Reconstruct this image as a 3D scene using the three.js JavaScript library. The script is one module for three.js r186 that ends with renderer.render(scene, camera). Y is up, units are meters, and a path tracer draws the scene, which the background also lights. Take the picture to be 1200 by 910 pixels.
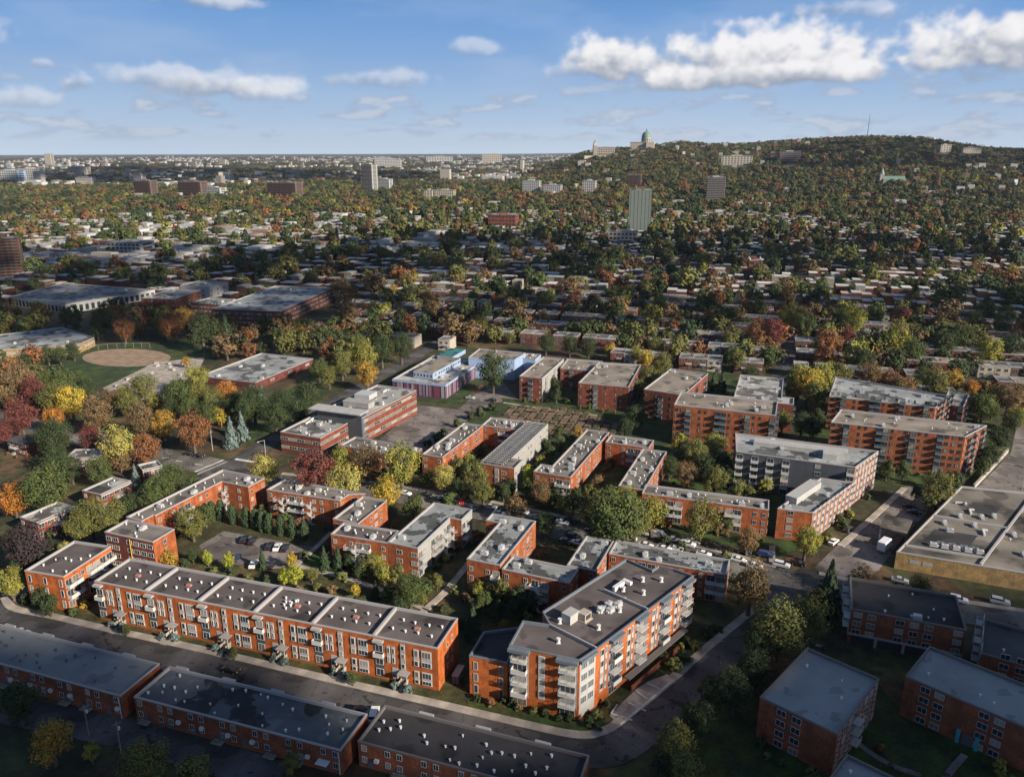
import * as THREE from 'three';
import { mergeGeometries } from 'three/addons/utils/BufferGeometryUtils.js';

// ================= camera, sky, sun, exposure, haze =================
const scene = new THREE.Scene();
const camera = new THREE.PerspectiveCamera(52.63, 1200 / 910, 1, 40000);
camera.position.set(0, 118, 0);
camera.rotation.x = -Math.atan(282 / 920);
const renderer = new THREE.WebGLRenderer({ antialias: true });
renderer.toneMapping = THREE.LinearToneMapping;
renderer.toneMappingExposure = 1.75;
renderer.shadowMap.enabled = true;
const SUN_EL = 25 * Math.PI / 180, SUNH = [0.80, 0.60];
const sunDir = new THREE.Vector3(SUNH[0] * Math.cos(SUN_EL), Math.sin(SUN_EL), SUNH[1] * Math.cos(SUN_EL)).normalize();
const sun = new THREE.DirectionalLight(new THREE.Color(1, 0.89, 0.73), 5);
sun.position.copy(sunDir).multiplyScalar(900).add(new THREE.Vector3(0, 0, -200));
sun.target.position.set(0, 0, -200);
sun.castShadow = true;
Object.assign(sun.shadow.camera, { left: -400, right: 400, top: 400, bottom: -400, near: 10, far: 3000 });
sun.shadow.mapSize.set(4096, 4096);
scene.add(sun, sun.target);
scene.fog = new THREE.FogExp2(new THREE.Color(0.70, 0.80, 1.0), 2.3e-5);

// ---------- layout of the place, in metres
const RIDGE=[[-1.216,0],[-0.124,0],[-0.042,4],[0.021,20],[0.062,58],[0.093,96.6],[0.124,107.3],[0.162,114.5],[0.205,135.5],[0.235,125.0],[0.274,124.9],[0.321,138.3],[0.367,148.0],[0.412,153.9],[0.463,146.7],[0.495,127.4],[0.519,111.8],[0.55,105.8],[0.601,100.3],[0.694,87.6],[0.852,40],[1.295,0]];
const BLD=[
{"n":"terraced_housing","l":"two storey red brick terrace with pale grey roof, shaded, beside the parked white cars","ph":"the pale-roofed shaded terrace","h":6,"s":"terrace","p":[[-135.8,-158.8],[-83.9,-141.3],[-80.2,-152.3],[-132.1,-169.8]],"roof":"slate"},
{"n":"terraced_housing","l":"two storey red brick terrace with weathered slate grey roof and many small vents","ph":"the slate-roofed shaded terrace","h":6,"s":"terrace","p":[[-80.8,-141.0],[-33.4,-125.4],[-30.0,-135.7],[-77.5,-151.3]],"roof":"slate2"},
{"n":"terraced_housing","l":"two storey brick terrace with near black flat roof and white vents","ph":"the black-roofed shaded terrace","h":6,"s":"terrace","p":[[-30.5,-127.9],[11.2,-113.5],[14.9,-124.1],[-26.8,-138.4]],"roof":"black"},
{"n":"apartment_block","l":"small three storey orange corner block with white galleries and outside stair","ph":"the small corner block with white galleries","h":10.5,"s":"gallery","p":[[-129.9,-185.7],[-117.8,-182.5],[-113.4,-199.0],[-125.5,-202.2]],"roof":"gravel"},
{"n":"rowhouse_block","l":"long orange brick rowhouse block of six units with white bays and brown gravel roof","ph":"the long orange rowhouse block","h":11.3,"s":"row","p":[[-107.8,-179.0],[-16.6,-150.5],[-12.9,-162.2],[-104.2,-190.8]],"roof":"gravel"},
{"n":"apartment_block","l":"four storey dark red brick block end with white windows and yellow downpipe","ph":"the dark red four storey block","h":11.4,"s":"redblock","p":[[-118.5,-206.0],[-101.8,-199.8],[-98.9,-207.7],[-115.6,-213.9]],"roof":"gravel2"},
{"n":"walk_up_building","l":"long narrow orange walk-up wing ending at the wide crossroads","ph":"the long narrow wing by the crossroads","h":9.6,"s":"walkup","p":[[-112.8,-216.5],[-111.0,-220.6],[-110.3,-220.3],[-98.8,-246.2],[-88.4,-241.6],[-85.1,-249.0],[-102.1,-256.5],[-118.7,-219.2]],"roof":"gravel2"},
{"n":"walk_up_building","l":"orange walk-up with white curved balconies behind a row of columnar evergreens","ph":"the walk-up behind the columnar evergreens","h":9.2,"s":"walkup","p":[[-81.9,-240.4],[-55.7,-231.8],[-53.8,-236.4],[-48.3,-237.0],[-78.0,-248.9]],"roof":"gravel2"},
{"n":"walk_up_building","l":"short orange walk-up wing turned end-on beside the bright yellow maple","ph":"the short wing by the bright yellow maple","h":9.5,"s":"walkup","p":[[-54.9,-218.2],[-46.5,-214.9],[-40.3,-231.2],[-48.7,-234.5]],"roof":"gravel2"},
{"n":"walk_up_building","l":"orange brick walk-up with brown roof and paired white balconies facing the garden","ph":"the brown-roofed walk-up","h":9.6,"s":"walkup","p":[[-53.3,-208.1],[-35.9,-202.7],[-33.6,-210.1],[-51.0,-215.5]],"roof":"gravel"},
{"n":"walk_up_building","l":"grey membrane roofed walk-up with pale grey side wall of white balconies","ph":"the grey-walled walk-up","h":9.8,"s":"greyside","p":[[-35.7,-202.7],[-26.7,-199.1],[-19.0,-218.3],[-15.4,-216.8],[-12.5,-224.0],[-25.0,-229.1]],"roof":"membrane"},
{"n":"walk_up_building","l":"grey roofed orange walk-up with dark radiating roof stains and a recessed corner","ph":"the walk-up with the stained grey roof","h":10.2,"s":"walkup","p":[[-12.4,-192.5],[-3.2,-188.9],[7.2,-215.2],[-6.1,-220.4],[-7.9,-215.9],[-3.8,-214.3]],"roof":"membrane"},
{"n":"walk_up_building","l":"low grey roofed orange walk-up wing with white railed balconies over shrubs","ph":"the low grey-roofed wing","h":9.4,"s":"walkup","p":[[-2.7,-188.4],[15.0,-181.1],[18.0,-188.4],[0.3,-195.7]],"roof":"membrane"},
{"n":"walk_up_building","l":"short grey roofed link wing running back to the parked cars","ph":"the short grey-roofed link wing","h":9.2,"s":"walkup","p":[[15.0,-190.7],[22.7,-187.7],[29.5,-204.7],[21.9,-207.7]],"roof":"membrane"},
{"n":"walk_up_building","l":"long grey roofed walk-up along the street lined with white cars","ph":"the grey-roofed walk-up along the street","h":9.0,"s":"walkup","p":[[27.3,-197.5],[57.4,-186.0],[60.4,-194.0],[30.4,-205.5]],"roof":"membrane"},
{"n":"corner_apartment_building","l":"five storey orange corner building with stacked white balconies and slate blue cornice","ph":"the five storey corner building","h":15.2,"s":"corner","p":[[-0.6,-146.1],[14.2,-140.9],[18.1,-144.7],[45.7,-175.0],[41.4,-178.4],[37.8,-180.1],[35.7,-177.9],[30.0,-183.6],[7.1,-159.0],[8.5,-153.9],[2.5,-155.4]],"roof":"gravel"},
{"n":"apartment_annex","l":"three storey orange annex with dark flat roof and tall white windows","ph":"the three storey annex","h":10.3,"s":"annex","p":[[-9.5,-149.3],[-1.0,-146.7],[2.2,-160.2],[-6.6,-158.3]],"roof":"black"},
{"n":"office_building","l":"low red brick office with ribbon windows and white roof","ph":"the low ribbon-windowed office","h":8.6,"s":"ribbon","p":[[-93.6,-297.8],[-75.7,-290.5],[-67.5,-310.4],[-85.4,-317.8]],"roof":"white"},
{"n":"office_building","l":"three storey red brick office wing with ribbon windows and rooftop machinery","ph":"the office wing with rooftop machinery","h":11.4,"s":"ribbon","p":[[-81.6,-315.0],[-62.1,-306.1],[-44.1,-345.3],[-63.5,-354.2]],"roof":"white"},
{"n":"walk_up_building","l":"low walk-up mostly hidden behind yellowing street trees","ph":"the half-hidden walk-up","h":8,"s":"walkup","p":[[-66.7,-284.5],[-38.7,-271.6],[-34.5,-280.6],[-62.5,-293.6]],"roof":"gravel2"},
{"n":"walk_up_building","l":"red brick walk-up wing beside the office parking lot","ph":"the walk-up wing beside the parking lot","h":9.2,"s":"walkup","p":[[-33.5,-271.9],[-25.6,-268.8],[-11.9,-303.6],[-19.8,-306.8]],"roof":"gravel2"},
{"n":"walk_up_building","l":"short red brick walk-up wing closing the narrow dark court","ph":"the wing closing the narrow court","h":9.0,"s":"walkup","p":[[-12.5,-304.3],[1.7,-299.4],[5.2,-309.3],[-9.0,-314.3]],"roof":"gravel2"},
{"n":"walk_up_building","l":"orange walk-up with rows of solar panels and a pale grey side wall","ph":"the solar-panelled walk-up","h":10,"s":"solar","p":[[-11.7,-261.6],[0.8,-256.5],[3.9,-264.4],[-0.1,-266.0],[14.8,-303.2],[6.4,-306.6]],"roof":"gravel2"},
{"n":"walk_up_building","l":"orange walk-up wing crowded with rooftop vents on the shaded courtyard","ph":"the vent-crowded courtyard wing","h":9.6,"s":"walkup","p":[[7.6,-254.9],[20.2,-249.6],[38.8,-294.4],[30.3,-297.9],[14.4,-259.7],[10.4,-261.4]],"roof":"gravel2"},
{"n":"walk_up_building","l":"short orange wing at the head of the shaded courtyard","ph":"the wing at the head of the courtyard","h":9.4,"s":"walkup","p":[[36.2,-284.1],[52.0,-277.9],[55.2,-285.8],[39.3,-292.1]],"roof":"gravel2"},
{"n":"walk_up_building","l":"orange courtyard wing standing end-on above the big street oak","ph":"the courtyard wing above the big oak","h":9.6,"s":"walkup","p":[[35.7,-242.4],[43.9,-239.1],[57.8,-273.4],[49.5,-276.7]],"roof":"gravel2"},
{"n":"walk_up_building","l":"long three storey orange walk-up facing the street trees and white vans","ph":"the long street walk-up","h":9.6,"s":"walkup","p":[[42.8,-236.6],[80.6,-224.2],[82.9,-231.3],[45.1,-243.7]],"roof":"gravel2"},
{"n":"apartment_building","l":"four storey brick building with pale piers and white rooftop plant box","ph":"the pale-piered brick building","h":10.4,"s":"piers","p":[[83.1,-223.6],[93.0,-220.6],[115.2,-243.3],[105.4,-247.2]],"roof":"membrane"},
{"n":"apartment_building","l":"dark grey clad apartment building with columns of white balconies","ph":"the dark grey apartment building","h":14.5,"s":"greyclad","p":[[80.1,-261.3],[116.6,-246.8],[131.1,-261.7],[84.9,-280.2]],"roof":"membrane"},
{"n":"apartment_building","l":"six storey orange brick building with dark recessed balconies above yellow-green trees","ph":"the six storey orange building","h":17.5,"s":"apt6","p":[[66.5,-305.6],[103.9,-292.1],[110.4,-310.0],[73.0,-323.6]],"roof":"gravel3"},
{"n":"apartment_building","l":"dark red brick courtyard building with light brown roof","ph":"the dark red courtyard building","h":13,"s":"redbalc","p":[[60.1,-341.8],[76.4,-332.8],[95.6,-367.7],[79.2,-376.7]],"roof":"gravel3"},
{"n":"apartment_building","l":"white roofed brick building with cluttered rooftop equipment","ph":"the cluttered white-roofed building","h":13,"s":"redbalc","p":[[97.2,-327.9],[120.7,-319.5],[124.0,-328.7],[119.3,-330.4],[129.5,-359.0],[110.7,-365.7]],"roof":"white"},
{"n":"apartment_building","l":"big six storey orange brick building with stacked side balconies by the asphalt yard","ph":"the big orange building by the asphalt yard","h":16.5,"s":"apt6","p":[[123.7,-287.1],[167.1,-271.1],[181.9,-283.2],[133.9,-302.7]],"roof":"gravel3"},
{"n":"apartment_building","l":"pale roofed orange brick building with glazed corner balconies behind the big orange one","ph":"the pale-roofed building behind","h":14,"s":"apt6","p":[[139.1,-327.8],[177.8,-312.4],[192.9,-327.8],[154.2,-358.7]],"roof":"membrane"},
{"n":"apartment_building","l":"low brick wing with metal roof deck beside a bright yellow tree","ph":"the low wing beside the bright yellow tree","h":11,"s":"redbalc","p":[[188.5,-326.9],[195.4,-322.1],[207.7,-339.9],[200.8,-344.7]],"roof":"membrane"},
{"n":"school_building","l":"school with purple and pink striped facade and blue-white clerestory","ph":"the striped school","h":7.5,"s":"striped","p":[[-59.9,-376.7],[-32.5,-367.1],[-16.1,-413.6],[-43.5,-423.3]],"roof":"white"},
{"n":"school_gymnasium","l":"pale blue clad gymnasium block with sunlit beige roof","ph":"the pale blue gymnasium","h":11.5,"s":"blue","p":[[-23.2,-404.8],[1.3,-399.6],[7.4,-414.0],[-18.0,-423.5]],"roof":"gravel3"},
{"n":"school_annex","l":"small pale blue annex beside the gymnasium with one dark window","ph":"the pale blue annex","h":9.5,"s":"blue","p":[[5.0,-410.5],[12.5,-408.0],[15.9,-418.1],[8.4,-420.7]],"roof":"gravel3"},
{"n":"apartment_building","l":"dark red brick block with white-clad flank of balconies","ph":"the white-flanked red block","h":12,"s":"whiteflank","p":[[3.6,-366.7],[14.5,-362.9],[27.3,-399.3],[16.5,-403.2]],"roof":"gravel3"},
{"n":"apartment_building","l":"five storey dark red brick block facing the garden plots","ph":"the red block facing the garden plots","h":12,"s":"redbalc","p":[[31.4,-355.4],[54.2,-348.5],[65.9,-387.5],[45.1,-392.5]],"roof":"gravel3"},
{"n":"apartment_building","l":"low white-clad linking block between two dark red brick blocks","ph":"the white linking block","h":10.5,"s":"whiteflank","p":[[24.7,-386.4],[42.7,-381.5],[47.7,-400.1],[29.7,-404.9]],"roof":"gravel3"},
{"n":"commercial_building","l":"low yellow brick commercial building with stained concrete roof and rooftop chillers","ph":"the yellow brick commercial building","h":5.5,"s":"yellow","p":[[112.2,-204.9],[151.6,-189.3],[190.5,-242.3],[156.6,-251.4]],"roof":"concrete"},
{"n":"apartment_house","l":"four storey red brick house with blank pale roof beside the dark lawn","ph":"the pale-roofed house beside the dark lawn","h":10,"s":"darkhouse","p":[[51.1,-135.9],[62.7,-125.1],[78.3,-141.8],[66.8,-152.6]],"roof":"pale"},
{"n":"apartment_house","l":"long red brick house with pale roof and turquoise doorway","ph":"the long house with the turquoise doorway","h":10,"s":"darkhouse","p":[[84.3,-142.6],[104.1,-123.2],[114.5,-133.8],[94.8,-153.2]],"roof":"pale"},
{"n":"apartment_house","l":"pale roof corner of a brick house rising at the dark path","ph":"the house at the dark path","h":10,"s":"darkhouse","p":[[54.8,-111.8],[65.4,-102.0],[73.1,-110.3],[62.5,-120.0]],"roof":"pale"},
{"n":"apartment_house","l":"black roofed four storey house over open ground floor garages","ph":"the black-roofed house over garages","h":9.6,"s":"garage","p":[[83.7,-168.9],[107.1,-160.0],[112.7,-174.9],[89.4,-183.8]],"roof":"black"},
{"n":"apartment_house","l":"brick house with charcoal roof next to the garage house","ph":"the charcoal-roofed house","h":8,"s":"darkhouse","p":[[107.0,-153.4],[122.9,-143.6],[131.4,-157.3],[115.5,-167.1]],"roof":"charcoal"},
{"n":"duplex_house","l":"brick duplex with white cornice and two tone roof under a purple tree","ph":"the duplex by the purple tree","h":6.3,"s":"duplex","p":[[-148.5,-222.1],[-142.9,-233.4],[-150.4,-237.1],[-156.1,-225.8]],"roof":"white"},
{"n":"duplex_house","l":"brick duplex with half white half black roof between dense green trees","ph":"the half white duplex","h":6.3,"s":"duplex","p":[[-138.9,-242.7],[-134.1,-254.3],[-142.1,-257.6],[-146.9,-246.0]],"roof":"whiteblack"},
{"n":"duplex_house","l":"brick duplex corner house with grey roof at the crossroads","ph":"the corner duplex at the crossroads","h":6.5,"s":"duplex","p":[[-134.1,-263.4],[-128.7,-267.7],[-132.6,-272.6],[-138.1,-268.3]],"roof":"membrane"},
{"n":"duplex_house","l":"long flat roofed duplex with patchy white roof behind green trees","ph":"the patchy-roofed duplex","h":6.3,"s":"duplex","p":[[-169.0,-275.4],[-156.3,-276.1],[-156.9,-285.2],[-169.6,-284.4]],"roof":"white"},
{"n":"detached_house","l":"two storey red brick house with dark hipped roof above a hedge","ph":"the hip-roofed brick house","h":5.6,"s":"duplex","p":[[-204.0,-296.8],[-194.1,-291.6],[-191.0,-297.5],[-201.0,-302.6]],"roof":"hip"},
{"n":"school_building","l":"low maroon school with skylit grey roof beside the trees","ph":"the low maroon school","h":4.2,"s":"maroon","p":[[-163.7,-394.2],[-130.4,-381.7],[-112.5,-429.1],[-145.7,-441.7]],"roof":"membrane"},
{"n":"school_building","l":"low yellow brick building with long grey roof beside the ball field","ph":"the low yellow building by the ball field","h":5.5,"s":"yellow2","p":[[-315.1,-439.3],[-259.8,-455.7],[-259.7,-475.5],[-295.8,-504.7],[-337.7,-473.2]],"roof":"membrane"},
{"n":"sports_hall","l":"broad grey roofed hall with tall white window piers","ph":"the broad grey-roofed hall","h":7.5,"s":"hall","p":[[-390.6,-605.3],[-330.9,-573.8],[-291.7,-636.1],[-386.2,-670.0]],"roof":"slatebright"},
{"n":"school_building","l":"four storey brown brick block with white roof beside the hall","ph":"the brown brick block beside the hall","h":12.5,"s":"redbalc","p":[[-272.8,-571.0],[-247.1,-567.7],[-242.1,-605.6],[-267.9,-609.0]],"roof":"white"},
{"n":"institution_building","l":"long dark red brick school with rows of windows and grey roofs","ph":"the long dark red school","h":11,"s":"school","p":[[-209.1,-538.3],[-159.1,-529.8],[-142.7,-625.9],[-192.6,-634.4]],"roof":"membrane"},
{"n":"school_annex","l":"lower brick annex with grey roof in front of the long school","ph":"the lower school annex","h":8,"s":"school","p":[[-239.9,-578.2],[-212.6,-568.4],[-205.4,-588.3],[-232.7,-598.1]],"roof":"membrane"},
{"n":"warehouse","l":"white cubic building with flat roof behind the brown brick block","ph":"the white cubic building","h":10,"s":"plainwhite","p":[[-273.9,-643.6],[-246.6,-634.9],[-239.2,-657.9],[-266.5,-666.7]],"roof":"white"}];
const TOWERS=[
["residential_tower","brown slab tower with stacked balconies standing among dark trees",-477.2,0.0,-741.4,28.3,38.9,14.1,"brown",14,25],
["residential_tower","tall pale green slab tower with ribbed windowless flank",181.5,0.0,-1139.8,30.6,62.8,18.3,"green",20,-8],
["residential_tower","tall narrow brown tower with pale end wall rising from low roofs",-386.8,0.0,-2205.9,32.6,76.1,26.1,"greybrown",22,-25],
["residential_tower","small white block next to the narrow brown tower",-374.1,0.0,-2387.6,37.8,31.6,22.7,"white",8,-20],
["residential_tower","dark brown double slab with paler end wall in the wooded plain",-555.4,0.0,-1980.6,79.6,38.3,31.9,"brown",10,-20],
["residential_tower","dark slab tower with brown end wall before white apartments",-823.5,0.0,-2088.1,70.6,36.1,28.3,"brown",9,-20],
["residential_tower","squat dark tower with a white block behind it",-944.9,0.0,-2088.1,53.0,38.2,26.5,"brown",9,-20],
["apartment_block","white apartment block peeking over the squat dark tower",-1314.6,0.0,-2865.1,36.2,34.7,21.7,"white",8,-20],
["apartment_block","white stepped block beside the brown end wall",-768.3,0.0,-2088.1,53.0,21.2,26.5,"white",5,-20],
["residential_tower","grey brown point tower on the rising slope",446.9,8.4,-1776.9,39.5,48.9,31.6,"greybrown",13,-15],
["apartment_block","white and brown pair of blocks, taller one",50.7,4.4,-2085.2,44.1,34.0,22.0,"white",8,-15],
["apartment_block","white ribbed low block beside the taller white one",103.2,8.2,-2056.9,45.6,20.7,22.8,"white",5,-15],
["apartment_block","single white ribbed block in the trees",188.2,12.8,-1968.5,31.2,30.0,21.8,"white",8,-15],
["apartment_block","brown mid rise block with paler end wall on the slope",315.7,23.5,-2095.2,35.3,29.4,24.7,"brown",7,-15],
["hospital_block","cream slab with window grid, longer one",-158.7,0.2,-1909.4,46.5,23.4,18.6,"cream",7,-10],
["hospital_block","cream slab with window grid, shorter one",-196.1,0.1,-1909.4,20.2,23.5,16.2,"cream",7,-10],
["apartment_block","white banded mid rise with terraces among dark trees",-437.0,0.0,-907.7,42.2,16.3,25.3,"white",4,-12],
["apartment_block","low white building with long grey wing",-482.5,0.0,-863.5,41.1,8.4,20.6,"white",2,-14],
["apartment_block","cluster of white glass blocks on the plain, broad one",-1860.5,0.0,-3013.7,82.4,39.5,49.4,"whiteglass",5,0],
["apartment_block","cluster of white glass blocks on the plain, stepped one",-1828.2,0.0,-3093.9,78.1,43.7,46.8,"white",6,0],
["apartment_block","white block with teal side on the plain",-1434.1,0.0,-2729.2,51.7,24.8,31.0,"white",5,0],
["apartment_block","pale pink block above brown trees",-2018.1,0.0,-3801.5,79.8,34.3,39.9,"cream",5,0],
["apartment_block","tall pale block in the hazy plain",-3345.1,0.0,-5908.1,43.2,76.8,43.2,"cream",12,0],
["apartment_block","wide white hospital on the plain",-816.4,0.0,-5132.3,85.9,61.7,60.2,"white",6,0],
["apartment_block","curved white hospital wing on the plain",-715.9,0.0,-4919.9,92.7,54.2,64.9,"white",6,0],
["institution_building","long grey institution halfway up the hill",690.9,67.8,-2517.3,92.1,27.6,36.8,"cream",5,-10],
["institution_building","brown institution beside the long grey one",839.3,76.5,-2479.6,62.2,31.7,31.1,"greybrown",6,-10],
["institution_building","red brick building with pale cornice in the trees",-13.0,0.0,-1214.9,41.6,22.8,25.0,"red",4,-12],
["apartment_block","cream modern block at the foot of the green tower",142.4,0.0,-1034.3,40.1,15.3,24.0,"cream",3,-12],
["mansion","pale stone mansion near the hill shoulder",1511.6,101.8,-2711.2,59.3,18.8,35.6,"cream",3,0],
["mansion","stone mansion with gables on the hill crest",1386.1,105.1,-2632.0,32.9,23.3,23.0,"cream",4,0],
["church_tower","square red brick church tower among autumn trees",228.7,0.0,-741.4,11.3,18.3,11.3,"red",4,-10],
["institution_building","white institution on the plateau left of the dome",362.1,93.1,-3160.2,65.8,28.0,32.9,"cream",4,-10],
["institution_building","long white hospital with dark roof on the horizon",-614.9,0.4,-6924.6,217.0,48.6,65.1,"white",4,0],
["institution_building","cream hospital below the plateau",-158.5,2.1,-6455.0,155.1,70.9,77.6,"cream",5,0]];
const LAND={"dome":[532.6,108.3,-3261.3,3.392],"univ":[306.2,82.0,-3026.6,3.157],"mast":[1287.3,142.0,-2984.9,3.094],"green":[893.7,31.3,-1918.9,2.022]};
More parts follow.
